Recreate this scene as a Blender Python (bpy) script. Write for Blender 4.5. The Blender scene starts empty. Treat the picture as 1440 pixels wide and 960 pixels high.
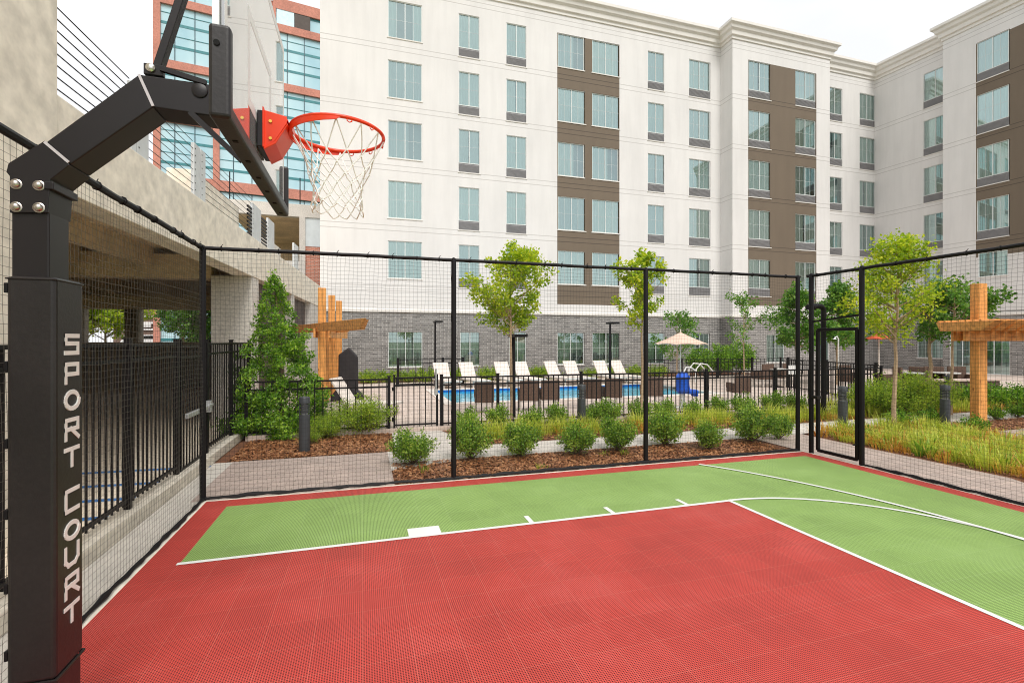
import bpy, math, random
from mathutils import Vector, Matrix
R = math.radians
random.seed(7)
S = bpy.context.scene
COL = S.collection
CAMH = 1.96; F = 688.0; YAW = R(17)
cs, sn = math.cos(YAW), math.sin(YAW)
# surveying helpers: bearing of a column of the photo, met with real planes of the site
def ray(u):
    t = (u-720)/F
    return (sn+cs*t, cs-sn*t)
def onY(u, Y): d = ray(u); return Y/d[1]*d[0]
def onX(u, X): d = ray(u); return X/d[0]*d[1]
def dep(x, y): return x*sn+y*cs
def hgt(v, Z): return CAMH+(480-v)/F*Z
def gp(u, v, h=0):
    Z = F*(CAMH-h)/(v-480); d = ray(u); return (d[0]*Z, d[1]*Z)

# ------------------------------------------------------------------ materials
MATS = {}
def nt(name):
    m = bpy.data.materials.new(name); m.use_nodes = True
    n = m.node_tree; n.nodes.clear()
    out = n.nodes.new('ShaderNodeOutputMaterial')
    b = n.nodes.new('ShaderNodeBsdfPrincipled')
    n.links.new(b.outputs[0], out.inputs[0])
    MATS[name] = m
    return m, n, b, out
def ramp(n, stops):
    r = n.nodes.new('ShaderNodeValToRGB'); e = r.color_ramp.elements
    e[0].position, e[0].color = stops[0][0], (*stops[0][1], 1)
    e[1].position, e[1].color = stops[-1][0], (*stops[-1][1], 1)
    for p, c in stops[1:-1]:
        k = e.new(p); k.color = (*c, 1)
    return r
def coords(n, kind='Object', scale=(1, 1, 1)):
    tc = n.nodes.new('ShaderNodeTexCoord'); mp = n.nodes.new('ShaderNodeMapping')
    if kind == 'World':
        g = n.nodes.new('ShaderNodeNewGeometry'); n.links.new(g.outputs['Position'], mp.inputs[0])
    else:
        n.links.new(tc.outputs[kind], mp.inputs[0])
    mp.inputs['Scale'].default_value = scale
    return mp
def noise(n, mp, scale, detail=4, rough=.55):
    t = n.nodes.new('ShaderNodeTexNoise'); t.inputs['Scale'].default_value = scale
    t.inputs['Detail'].default_value = detail; t.inputs['Roughness'].default_value = rough
    n.links.new(mp.outputs[0], t.inputs['Vector']); return t
def bump(n, b, src, strength=.2, dist=.02):
    k = n.nodes.new('ShaderNodeBump'); k.inputs['Strength'].default_value = strength
    k.inputs['Distance'].default_value = dist
    n.links.new(src, k.inputs['Height']); n.links.new(k.outputs[0], b.inputs['Normal'])
    return k
def mulc(c, f): return tuple(max(0, min(1, x*f)) for x in c)
def mat(name, c, rough=.6, metal=0, var=.12, scale=3, fine=0, kind='World', bmp=0, stretch=(1, 1, 1), spec=.5, c2=None):
    if name in MATS: return MATS[name]
    m, n, b, out = nt(name)
    mp = coords(n, kind, stretch)
    t = noise(n, mp, scale)
    lo = c2 if c2 else mulc(c, 1-var); hi = c if c2 else mulc(c, 1+var)
    r = ramp(n, [(.3, lo), (.7, hi)])
    n.links.new(t.outputs[0], r.inputs[0])
    src = r.outputs[0]
    if fine:
        t2 = noise(n, mp, fine, 3); r2 = ramp(n, [(.3, (.78,)*3), (.7, (1.12,)*3)])
        n.links.new(t2.outputs[0], r2.inputs[0])
        mx = n.nodes.new('ShaderNodeMixRGB'); mx.blend_type = 'MULTIPLY'; mx.inputs[0].default_value = 1
        n.links.new(src, mx.inputs[1]); n.links.new(r2.outputs[0], mx.inputs[2]); src = mx.outputs[0]
        if bmp: bump(n, b, t2.outputs[0], bmp, .01)
    elif bmp: bump(n, b, t.outputs[0], bmp, .02)
    n.links.new(src, b.inputs['Base Color'])
    b.inputs['Roughness'].default_value = rough; b.inputs['Metallic'].default_value = metal
    b.inputs['Specular IOR Level'].default_value = spec
    return m
def leafmat(name, c1, c2, c3, trans=.3):
    m, n, b, out = nt(name)
    g = n.nodes.new('ShaderNodeNewGeometry')
    r = ramp(n, [(0, c1), (.5, c2), (1, c3)])
    mp = coords(n, 'Object'); t = noise(n, mp, 3.0, 3)
    ad = n.nodes.new('ShaderNodeMath'); ad.operation = 'MULTIPLY_ADD'; ad.inputs[1].default_value = .6; 
    sb = n.nodes.new('ShaderNodeMath'); sb.operation = 'MULTIPLY_ADD'; sb.inputs[1].default_value = 1.1; sb.inputs[2].default_value = -.33
    n.links.new(t.outputs[0], sb.inputs[0])
    n.links.new(g.outputs['Random Per Island'], ad.inputs[0]); n.links.new(sb.outputs[0], ad.inputs[2])
    n.links.new(ad.outputs[0], r.inputs[0])
    n.links.new(r.outputs[0], b.inputs['Base Color']); b.inputs['Roughness'].default_value = .45
    b.inputs['Specular IOR Level'].default_value = .35
    tr = n.nodes.new('ShaderNodeBsdfTranslucent'); mx = n.nodes.new('ShaderNodeMixShader')
    hs = n.nodes.new('ShaderNodeHueSaturation'); hs.inputs['Value'].default_value = 1.5; hs.inputs['Saturation'].default_value=1.05
    n.links.new(r.outputs[0], hs.inputs['Color']); n.links.new(hs.outputs[0], tr.inputs[0])
    mx.inputs[0].default_value = trans
    n.links.new(b.outputs[0], mx.inputs[1]); n.links.new(tr.outputs[0], mx.inputs[2]); n.links.new(mx.outputs[0], out.inputs[0])
    return m
def glassmat(name, tint, refl=1.0, minr=.06, white=0, rc=(1, 1, 1)):
    m, n, b, out = nt(name); n.nodes.remove(b)
    tr = n.nodes.new('ShaderNodeBsdfTransparent'); tr.inputs[0].default_value = (*tint, 1)
    gl = n.nodes.new('ShaderNodeBsdfGlossy'); gl.inputs['Roughness'].default_value = .015
    gl.inputs['Color'].default_value = (refl*rc[0], refl*rc[1], refl*rc[2], 1)
    fr = n.nodes.new('ShaderNodeFresnel'); fr.inputs['IOR'].default_value = 1.5
    ad = n.nodes.new('ShaderNodeMath'); ad.operation = 'ADD'; ad.use_clamp = True; ad.inputs[1].default_value = minr
    mx = n.nodes.new('ShaderNodeMixShader')
    n.links.new(fr.outputs[0], ad.inputs[0]); n.links.new(ad.outputs[0], mx.inputs[0])
    n.links.new(tr.outputs[0], mx.inputs[1]); n.links.new(gl.outputs[0], mx.inputs[2])
    last = mx
    if white:
        df = n.nodes.new('ShaderNodeBsdfDiffuse'); df.inputs[0].default_value = (.8, .82, .8, 1)
        m2 = n.nodes.new('ShaderNodeMixShader'); m2.inputs[0].default_value = white
        n.links.new(mx.outputs[0], m2.inputs[1]); n.links.new(df.outputs[0], m2.inputs[2]); last = m2
    n.links.new(last.outputs[0], out.inputs[0])
    return m
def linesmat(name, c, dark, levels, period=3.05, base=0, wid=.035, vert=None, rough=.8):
    """flat stucco; groove shade of the storey joints is coloured in as dark lines"""
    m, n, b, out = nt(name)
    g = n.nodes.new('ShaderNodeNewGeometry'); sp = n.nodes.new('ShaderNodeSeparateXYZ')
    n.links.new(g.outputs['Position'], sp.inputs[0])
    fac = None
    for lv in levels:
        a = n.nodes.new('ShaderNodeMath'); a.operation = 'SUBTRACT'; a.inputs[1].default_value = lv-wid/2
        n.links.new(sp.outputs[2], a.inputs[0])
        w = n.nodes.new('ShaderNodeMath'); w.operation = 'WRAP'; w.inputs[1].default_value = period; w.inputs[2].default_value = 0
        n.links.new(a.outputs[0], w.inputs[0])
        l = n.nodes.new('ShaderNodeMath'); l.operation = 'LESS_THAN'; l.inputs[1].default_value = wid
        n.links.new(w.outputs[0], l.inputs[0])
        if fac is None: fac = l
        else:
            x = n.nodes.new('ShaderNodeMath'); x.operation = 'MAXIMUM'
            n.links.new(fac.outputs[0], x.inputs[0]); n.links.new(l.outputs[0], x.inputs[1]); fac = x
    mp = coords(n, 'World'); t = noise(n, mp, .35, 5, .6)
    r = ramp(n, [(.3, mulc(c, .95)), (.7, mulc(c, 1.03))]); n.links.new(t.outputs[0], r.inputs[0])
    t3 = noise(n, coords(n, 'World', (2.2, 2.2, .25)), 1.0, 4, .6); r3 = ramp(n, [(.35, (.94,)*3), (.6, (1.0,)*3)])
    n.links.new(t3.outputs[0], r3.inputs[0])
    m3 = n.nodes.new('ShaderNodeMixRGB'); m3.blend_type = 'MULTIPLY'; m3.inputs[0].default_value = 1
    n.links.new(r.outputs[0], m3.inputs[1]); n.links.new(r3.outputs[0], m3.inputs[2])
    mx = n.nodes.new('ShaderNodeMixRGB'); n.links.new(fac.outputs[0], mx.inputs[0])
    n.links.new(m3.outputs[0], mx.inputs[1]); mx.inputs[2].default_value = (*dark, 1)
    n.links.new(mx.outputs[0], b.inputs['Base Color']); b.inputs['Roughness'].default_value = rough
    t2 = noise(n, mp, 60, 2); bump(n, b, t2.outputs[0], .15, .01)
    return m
def brickmat(name, c1, c2, mortar, bw=.4, bh=.1, mode='XZ', ms=.012, kind='World', rough=.8):
    m, n, b, out = nt(name)
    g = n.nodes.new('ShaderNodeNewGeometry'); sp = n.nodes.new('ShaderNodeSeparateXYZ'); cb = n.nodes.new('ShaderNodeCombineXYZ')
    if kind == 'World': n.links.new(g.outputs['Position'], sp.inputs[0])
    else:
        tc = n.nodes.new('ShaderNodeTexCoord'); n.links.new(tc.outputs[kind], sp.inputs[0])
    if mode == 'XZ':
        ad = n.nodes.new('ShaderNodeMath'); ad.operation = 'ADD'
        n.links.new(sp.outputs[0], ad.inputs[0]); n.links.new(sp.outputs[1], ad.inputs[1])
        n.links.new(ad.outputs[0], cb.inputs[0]); n.links.new(sp.outputs[2], cb.inputs[1])
    else:
        n.links.new(sp.outputs[0], cb.inputs[0]); n.links.new(sp.outputs[1], cb.inputs[1])
    t = n.nodes.new('ShaderNodeTexBrick'); n.links.new(cb.outputs[0], t.inputs['Vector'])
    t.inputs['Scale'].default_value = 1; t.inputs['Brick Width'].default_value = bw; t.inputs['Row Height'].default_value = bh
    t.inputs['Mortar Size'].default_value = ms; t.inputs['Color1'].default_value = (*c1, 1); t.inputs['Color2'].default_value = (*c2, 1)
    t.inputs['Mortar'].default_value = (*mortar, 1); t.inputs['Mortar Smooth'].default_value = .1
    mp = coords(n, 'World'); t2 = noise(n, mp, 3, 4); r2 = ramp(n, [(.3, (.85,)*3), (.7, (1.12,)*3)])
    n.links.new(t2.outputs[0], r2.inputs[0])
    mx = n.nodes.new('ShaderNodeMixRGB'); mx.blend_type = 'MULTIPLY'; mx.inputs[0].default_value = 1
    n.links.new(t.outputs[0], mx.inputs[1]); n.links.new(r2.outputs[0], mx.inputs[2])
    n.links.new(mx.outputs[0], b.inputs['Base Color']); b.inputs['Roughness'].default_value = rough
    iv = n.nodes.new('ShaderNodeMath'); iv.operation = 'SUBTRACT'; iv.inputs[0].default_value = 1
    n.links.new(t.outputs['Fac'], iv.inputs[1]); bump(n, b, iv.outputs[0], .4, .01)
    return m
def tilemat(name, c, seam, hole):
    """plastic court tile: one-foot tiles with pale seams and a fine open lattice"""
    m, n, b, out = nt(name)
    g = n.nodes.new('ShaderNodeNewGeometry'); sp = n.nodes.new('ShaderNodeSeparateXYZ'); n.links.new(g.outputs['Position'], sp.inputs[0])
    def M(op, a, b_, c_=None):
        k = n.nodes.new('ShaderNodeMath'); k.operation = op
        for i, v in enumerate((a, b_, c_)):
            if v is None: continue
            if isinstance(v, (int, float)): k.inputs[i].default_value = v
            else: n.links.new(v, k.inputs[i])
        return k.outputs[0]
    def per(src, P, w):  # 1 on a line of width w each period P
        return M('LESS_THAN', M('WRAP', src, P, 0.0), w)
    x, y = sp.outputs[0], sp.outputs[1]
    T = .3048
    px, py = per(x, T, .005), per(y, T, .005)
    seamf = M('MAXIMUM', px, py)
    P = T/21
    cx = M('GREATER_THAN', M('WRAP', x, P, 0.0), P*.38); cy = M('GREATER_THAN', M('WRAP', y, P, 0.0), P*.38)
    holef = M('MULTIPLY', M('MULTIPLY', cx, cy), .95)
    mp = coords(n, 'World'); t = noise(n, mp, .9, 7, .68)
    r = ramp(n, [(.28, mulc(c, .82)), (.5, c), (.72, tuple(x*1.08+.03 for x in c))]); n.links.new(t.outputs[0], r.inputs[0])
    # every tile a touch different
    sx = n.nodes.new('ShaderNodeVectorMath'); sx.operation = 'SNAP'; sx.inputs[1].default_value = (T, T, 5)
    n.links.new(g.outputs['Position'], sx.inputs[0]); wn = n.nodes.new('ShaderNodeTexWhiteNoise'); n.links.new(sx.outputs[0], wn.inputs[0])
    tv = M('MULTIPLY_ADD', wn.outputs[0], .1, .95)
    mm = n.nodes.new('ShaderNodeMixRGB'); mm.blend_type = 'MULTIPLY'; mm.inputs[0].default_value = 1
    n.links.new(r.outputs[0], mm.inputs[1]); n.links.new(tv, mm.inputs[2])
    m1 = n.nodes.new('ShaderNodeMixRGB'); n.links.new(holef, m1.inputs[0]); n.links.new(mm.outputs[0], m1.inputs[1]); m1.inputs[2].default_value = (*hole, 1)
    m2 = n.nodes.new('ShaderNodeMixRGB'); n.links.new(M('MULTIPLY', seamf, .30), m2.inputs[0]); n.links.new(m1.outputs[0], m2.inputs[1]); m2.inputs[2].default_value = (*seam, 1)
    n.links.new(m2.outputs[0], b.inputs['Base Color']); b.inputs['Roughness'].default_value = .55; b.inputs['Specular IOR Level'].default_value = .3
    return m

# ------------------------------------------------------------------ mesh builder
class MB:
    def __init__(s, M=None): s.v = []; s.f = []; s.M = M
    def add(s, vs, fs):
        o = len(s.v)
        for p in vs:
            p = Vector(p)
            if s.M is not None: p = s.M @ p
            s.v.append(tuple(p))
        s.f += [tuple(o+i for i in f) for f in fs]; return s
    def box(s, x0, y0, z0, x1, y1, z1):
        if x0 > x1: x0, x1 = x1, x0
        if y0 > y1: y0, y1 = y1, y0
        if z0 > z1: z0, z1 = z1, z0
        return s.add([(x0,y0,z0),(x1,y0,z0),(x1,y1,z0),(x0,y1,z0),(x0,y0,z1),(x1,y0,z1),(x1,y1,z1),(x0,y1,z1)],
                     [(0,3,2,1),(4,5,6,7),(0,1,5,4),(1,2,6,5),(2,3,7,6),(3,0,4,7)])
    def bar(s, p, q, w, h, up=(0, 0, 1)):
        p, q = Vector(p), Vector(q); d = (q-p).normalized(); up = Vector(up)
        if abs(d.dot(up)) > .99: up = Vector((0, 1, 0))
        a = d.cross(up).normalized(); b = a.cross(d).normalized()
        a *= w/2; b *= h/2
        vs = [p-a-b, p+a-b, p+a+b, p-a+b, q-a-b, q+a-b, q+a+b, q-a+b]
        return s.add(vs, [(0,1,2,3),(4,7,6,5),(0,4,5,1),(1,5,6,2),(2,6,7,3),(3,7,4,0)])
    def tube(s, pts, r, n=8, closed=False, caps=True):
        pts = [Vector(p) for p in pts]; N = len(pts); vs = []; fs = []
        rr = r if isinstance(r, (list, tuple)) else [r]*N
        ref = None
        for i, p in enumerate(pts):
            if closed: d = (pts[(i+1) % N]-pts[i-1])
            else: d = pts[min(i+1, N-1)]-pts[max(i-1, 0)]
            d.normalize()
            if ref is None:
                ref = Vector((0, 0, 1)) if abs(d.z) < .9 else Vector((1, 0, 0))
            a = d.cross(ref)
            if a.length < 1e-6: a = d.cross(Vector((0, 1, 0)))
            a.normalize(); b = a.cross(d).normalized(); ref = b
            for k in range(n):
                t = 2*math.pi*k/n; vs.append(p+(a*math.cos(t)+b*math.sin(t))*rr[i])
        M_ = N if closed else N-1
        for i in range(M_):
            j = (i+1) % N
            for k in range(n):
                k2 = (k+1) % n; fs.append((i*n+k, i*n+k2, j*n+k2, j*n+k))
        if caps and not closed:
            fs.append(tuple(range(n-1, -1, -1))); fs.append(tuple((N-1)*n+k for k in range(n)))
        return s.add(vs, fs)
    def lathe(s, prof, n=20, cx=0, cy=0):
        vs = []; fs = []
        for r, z in prof:
            for k in range(n):
                t = 2*math.pi*k/n; vs.append((cx+r*math.cos(t), cy+r*math.sin(t), z))
        for i in range(len(prof)-1):
            for k in range(n):
                k2 = (k+1) % n; fs.append((i*n+k, i*n+k2, (i+1)*n+k2, (i+1)*n+k))
        fs.append(tuple(range(n-1, -1, -1))); fs.append(tuple((len(prof)-1)*n+k for k in range(n)))
        return s.add(vs, fs)
    def prism(s, poly, a, b, axis='z'):
        """poly extruded between a and b along the axis; poly given in the two other axes in order"""
        def P(p, t):
            if axis == 'z': return (p[0], p[1], t)
            if axis == 'y': return (p[0], t, p[1])
            return (t, p[0], p[1])
        n = len(poly); vs = [P(p, a) for p in poly]+[P(p, b) for p in poly]
        fs = [tuple(range(n))[::-1], tuple(range(n, 2*n))]+[(i, (i+1) % n, n+(i+1) % n, n+i) for i in range(n)]
        return s.add(vs, fs)
    def quad(s, a, b, c, d): return s.add([a, b, c, d], [(0, 1, 2, 3)])
    def build(s, name, m, parent=None, loc=None, rel=False, bev=0, smooth=False, bseg=2, fix=False):
        me = bpy.data.meshes.new(name)
        off = Vector((0, 0, 0))
        if loc is not None: off = Vector(loc)
        elif parent is not None and not rel: off = Vector(parent.get('_w', (0, 0, 0)))
        vs = s.v if (rel or off.length == 0) else [tuple(Vector(p)-off) for p in s.v]
        me.from_pydata(vs, [], s.f); me.materials.append(m)
        if fix:
            import bmesh
            bm = bmesh.new(); bm.from_mesh(me); bmesh.ops.recalc_face_normals(bm, faces=bm.faces); bm.to_mesh(me); bm.free()
        if smooth:
            me.polygons.foreach_set('use_smooth', [True]*len(me.polygons))
        me.update()
        o = bpy.data.objects.new(name, me); COL.objects.link(o)
        if parent is not None: o.parent = parent; o['_w'] = parent.get('_w', (0, 0, 0))
        if loc is not None: o.location = loc; o['_w'] = tuple(loc)
        if bev:
            k = o.modifiers.new('b', 'BEVEL'); k.width = bev; k.segments = bseg; k.limit_method = 'ANGLE'; k.angle_limit = R(35)
        if smooth:
            try: me.set_sharp_from_angle(angle=R(40))
            except Exception: pass
        return o
def thing(name, label, cat, loc=(0, 0, 0), rz=0, group=None):
    o = bpy.data.objects.new(name, None); COL.objects.link(o); o.empty_display_size = .2
    o.location = loc; o.rotation_euler = (0, 0, rz); o['label'] = label; o['category'] = cat; o['_w'] = tuple(loc)
    if group: o['group'] = group
    return o
def tag(o, label, cat, group=None, kind=None):
    o['label'] = label; o['category'] = cat
    if group: o['group'] = group
    if kind: o['kind'] = kind
    return o
def struct(o, kind='structure'): o['kind'] = kind; return o
def dup(root, loc, rz=0, label=None, group=None, sc=None):
    kids = {}
    for o in bpy.data.objects:
        if o.parent is not None: kids.setdefault(o.parent.name, []).append(o)
    def cp(o, par):
        c = o.copy(); COL.objects.link(c)
        if par is not None: c.parent = par
        for ch in kids.get(o.name, []): cp(ch, c)
        return c
    r = cp(root, None); r.location = loc; r.rotation_euler = (0, 0, rz)
    if sc: r.scale = sc if isinstance(sc, tuple) else (sc, sc, sc)
    if label: r['label'] = label
    if group: r['group'] = group
    return r
ORD = ['first', 'second', 'third', 'fourth', 'fifth', 'sixth', 'seventh', 'eighth', 'ninth', 'tenth', 'eleventh', 'twelfth', 'thirteenth', 'fourteenth']

# palette
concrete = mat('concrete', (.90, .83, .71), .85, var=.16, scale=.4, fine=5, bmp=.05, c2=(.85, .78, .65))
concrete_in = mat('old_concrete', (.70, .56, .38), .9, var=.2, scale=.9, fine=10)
pale_conc = mat('pale_concrete', (.70, .66, .60), .85, var=.08, scale=1.5, fine=20, bmp=.1)
gravelm = mat('gravel', (.58, .54, .48), .95, var=.1, scale=4, fine=110, bmp=.6)
black = mat('black_metal', (.008, .007, .008), .5, var=.2, scale=8, kind='Object', spec=.22)
netm = mat('net_cord', (.014, .013, .013), .8, var=.1)
netlite = mat('backlit_cord', (.10, .095, .08), .8, var=.3, scale=30)  # paler copy of the net cord, backlight on the left net put into its colour
padm = mat('black_vinyl', (.014, .011, .011), .42, var=.25, scale=2.5, fine=60, bmp=.08)
steelb = mat('powder_coated_steel', (.012, .009, .010), .38, var=.15, scale=3, spec=.4)
chrome = mat('bolt_steel', (.75, .72, .68), .25, 1.0, var=.05)
white = mat('white_paint', (.80, .80, .78), .5, var=.03)
redpaint = mat('orange_red_enamel', (.90, .055, .010), .3, var=.06, scale=6)
rope = mat('white_rope', (.88, .87, .83), .8, var=.08, scale=40)
wood = mat('stained_cedar', (.74, .33, .085), .6, var=.32, scale=2.2, fine=22, kind='Object', stretch=(6, 6, 1.0))
woodx = mat('stained_cedar_beam', (.74, .34, .10), .6, var=.32, scale=2.2, fine=22, kind='Object', stretch=(2, 6, 6))

for m_ in (wood, woodx):   # knots and checks in the timber
    n_ = m_.node_tree; b_ = [q for q in n_.nodes if q.type == 'BSDF_PRINCIPLED'][0]; src = b_.inputs['Base Color'].links[0].from_socket
    mp_ = coords(n_, 'Object', (3.2, 3.2, 1.6) if m_ is wood else (1.6, 3.2, 3.2)); vo = n_.nodes.new('ShaderNodeTexVoronoi'); vo.inputs['Scale'].default_value = 1.6
    n_.links.new(mp_.outputs[0], vo.inputs['Vector']); rr = ramp(n_, [(0.03, (.30, .22, .15)), (.09, (.72, .66, .6)), (.13, (1, 1, 1))]); n_.links.new(vo.outputs['Distance'], rr.inputs[0])
    mm = n_.nodes.new('ShaderNodeMixRGB'); mm.blend_type = 'MULTIPLY'; mm.inputs[0].default_value = 1
    n_.links.new(src, mm.inputs[1]); n_.links.new(rr.outputs[0], mm.inputs[2]); n_.links.new(mm.outputs[0], b_.inputs['Base Color'])
CLOUD, SUNE, EXPO, FW = .85, 1.6, .57, .42
# ================================================================== the ground
def sheet(name, poly, z, m, thick=None, kind='structure'):
    mb = MB()
    if thick: mb.prism(poly, z-thick, z)
    else: mb.add([(x, y, z) for x, y in poly], [tuple(range(len(poly)))])
    o = mb.build(name, m); struct(o, kind); return o
def rect(x0, y0, x1, y1): return [(x0, y0), (x1, y0), (x1, y1), (x0, y1)]
sheet('ground', rect(-900, -900, 900, 900), -.03, mat('grass_ground', (.12, .15, .06), .95, var=.3, scale=.2, fine=5))
sheet('city_street', rect(-120, 26, 200, 60), -.022, mat('asphalt', (.06, .06, .06), .9, var=.2, scale=1))
mulchm = mat('mulch_soil', (.16, .065, .03), .95, var=.35, scale=6, fine=45, bmp=.8)
sheet('planting_soil', rect(-2.28, 6.6, 30, 11.0), 0.0, mulchm)
sheet('planting_soil', rect(7.4, -6, 30, 6.6), 0.0, mulchm)
sheet('gravel_strip', rect(-2.28, -6, -1.80, 6.9), 0.008, gravelm)
sheet('gravel_strip', rect(-2.28, 6.9, -2.0, 8.9), 0.008, gravelm)
pav = brickmat('pink_pavers', (.46, .36, .31), (.40, .32, .28), (.28, .23, .19), .2, .1, 'XY', .006)
sheet('paver_walk', rect(-2.0, 6.82, .42, 8.9), .012, pav)
concp = mat('walk_concrete', (.60, .55, .50), .9, var=.08, scale=1.2, fine=30)
sheet('concrete_walk', [(.42, 8.0), (30, 8.25), (30, 9.25), (12, 9.15), (2.2, 8.95), (1.62, 10.7), (.6, 10.7), (.55, 8.9), (.42, 8.9)], .016, concp)
sheet('concrete_walk', [(.42, 7.6), (1.3, 7.85), (1.6, 8.02), (.42, 8.0)], .016, concp)
sheet('gate_walk', rect(7.5, 4.6, 8.85, 8.1), .012, pav)
sheet('gate_walk', [(8.85, 4.6), (7.5, 4.6), (7.55, 3.6), (8.2, 3.4)], .012, pav)
sheet('paver_walk', rect(12.6, 5.4, 24, 7.1), .012, pav)
deckm = brickmat('deck_pavers', (.66, .55, .48), (.58, .47, .40), (.45, .37, .32), .4, .2, 'XY', .008)
PX0, PX1, PY0, PY1 = 2.6, 12.0, 14.6, 18.6
pd = MB()
for r in (rect(-2.2, 10.72, PX0, 22.6), rect(PX0, 10.72, PX1, PY0), rect(PX0, PY1, PX1, 22.6), rect(PX1, 10.72, 22, 22.6)):
    pd.prism(r, -.02, .10)
struct(pd.build('pool_deck', deckm))
sheet('planting_soil', rect(-2.2, 22.6, 33.4, 25.5), .06, mulchm)
# the pool
wm, n_, b_, o_ = nt('pool_water')
mp_ = coords(n_, 'World'); t_ = noise(n_, mp_, 3.5, 3)
r_ = ramp(n_, [(.3, (.02, .38, .62)), (.7, (.10, .60, .78))]); n_.links.new(t_.outputs[0], r_.inputs[0]); n_.links.new(r_.outputs[0], b_.inputs['Base Color'])
b_.inputs['Roughness'].default_value = .05; bump(n_, b_, t_.outputs[0], .3, .05)
sheet('pool_water', rect(PX0, PY0, PX1, PY1), .02, wm)
cp = MB()
for x0, y0, x1, y1 in ((PX0-.3, PY0-.3, PX1+.3, PY0), (PX0-.3, PY1, PX1+.3, PY1+.3), (PX0-.3, PY0, PX0, PY1), (PX1, PY0, PX1+.3, PY1)):
    cp.box(x0, y0, .101, x1, y1, .13)
struct(cp.build('pool_coping', mat('coping_stone', (.72, .66, .60), .8, var=.06), bev=.01))
tl = MB(); tl.box(PX0-.01, PY1-.012, .0, PX1, PY1+.0, .10); struct(tl.build('waterline_tile', mat('blue_tile', (.01, .12, .42), .2, var=.3, scale=30)))

# ---- the court
CX0, CX1, CY1, CY0 = -1.80, 7.40, 6.72, -6.0
GX0, GX1, GY1 = -1.52, 7.15, 6.455
LY = 4.905; FTX = 4.255; LY0 = 1.045
redt = tilemat('red_court_tile', (.62, .072, .055), (.74, .20, .15), (.07, .007, .006))
grnt = tilemat('green_court_tile', (.33, .50, .14), (.46, .62, .28), (.045, .09, .02))
z0 = .03
red = MB()
for r in (rect(CX0, GY1, CX1, CY1), rect(CX0, CY0, GX0, GY1), rect(GX1, CY0, CX1, GY1), rect(GX0, LY0, FTX, LY)):
    red.add([(x, y, z0) for x, y in r], [(0, 1, 2, 3)])
struct(red.build('red_court_surface', redt))
gr = MB()
for r in (rect(GX0, LY, FTX, GY1), rect(FTX, CY0, GX1, GY1), rect(GX0, CY0, FTX, LY0)):
    gr.add([(x, y, z0) for x, y in r], [(0, 1, 2, 3)])
struct(gr.build('green_court_surface', grnt))
eb = MB()
eb.box(CX0-.05, CY0, 0, CX0, CY1+.05, .028); eb.box(CX0, CY1, 0, CX1+.05, CY1+.05, .028); eb.box(CX1, CY0, 0, CX1+.05, CY1, .028)
struct(eb.build('court_edge_slab', concrete))
lw = .05; zl = z0+.004
ln = MB()
def lq(x0, y0, x1, y1): ln.add([(x0, y0, zl), (x1, y0, zl), (x1, y1, zl), (x0, y1, zl)], [(0, 1, 2, 3)])
lq(GX0-.02, LY-lw/2, FTX+lw/2, LY+lw/2); lq(FTX-lw/2, LY0+lw/2, FTX+lw/2, LY-lw/2); lq(GX0-.02, LY0-lw/2, FTX+lw/2, LY0+lw/2)
for sgn, yy in ((1, LY), (-1, LY0)):
    for u0, wd, ht in ((6.45, 1.06, .20), (10.6, .17, .20), (13.8, .17, .20), (17.0, .17, .20)):
        xx = GX0+u0/19*(FTX-GX0); a, b = sorted((yy+sgn*lw/2, yy+sgn*(lw/2+ht))); lq(xx, a, xx+wd/19*(FTX-GX0), b)
def arc(cx, cy, r, a0, a1, w=lw, n=72, dz=.003):
    vs = []; fs = []
    for i in range(n+1):
        t = R(a0+(a1-a0)*i/n)
        for rr in (r-w/2, r+w/2): vs.append((cx+rr*math.cos(t), cy+rr*math.sin(t), zl+dz))
    for i in range(n): fs.append((2*i, 2*i+1, 2*i+3, 2*i+2))
    ln.add(vs, fs)
arc(FTX, (LY+LY0)/2, (LY-LY0)/2, -90, 90)
arc(0.02, 2.975, 6.13, -34.9, 34.9, dz=.006)
struct(ln.build('court_markings', mat('court_white', (.80, .80, .76), .5, var=.05, scale=5)))

# ---- kerb under the garage fence
kb = MB(); kb.box(-2.5, -2, 0, -2.28, 12.6, .17); struct(kb.build('kerb', mat('kerb_concrete', (.66, .60, .50), .9, var=.1, scale=1.5, fine=12, bmp=.2), bev=.015))

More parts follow.
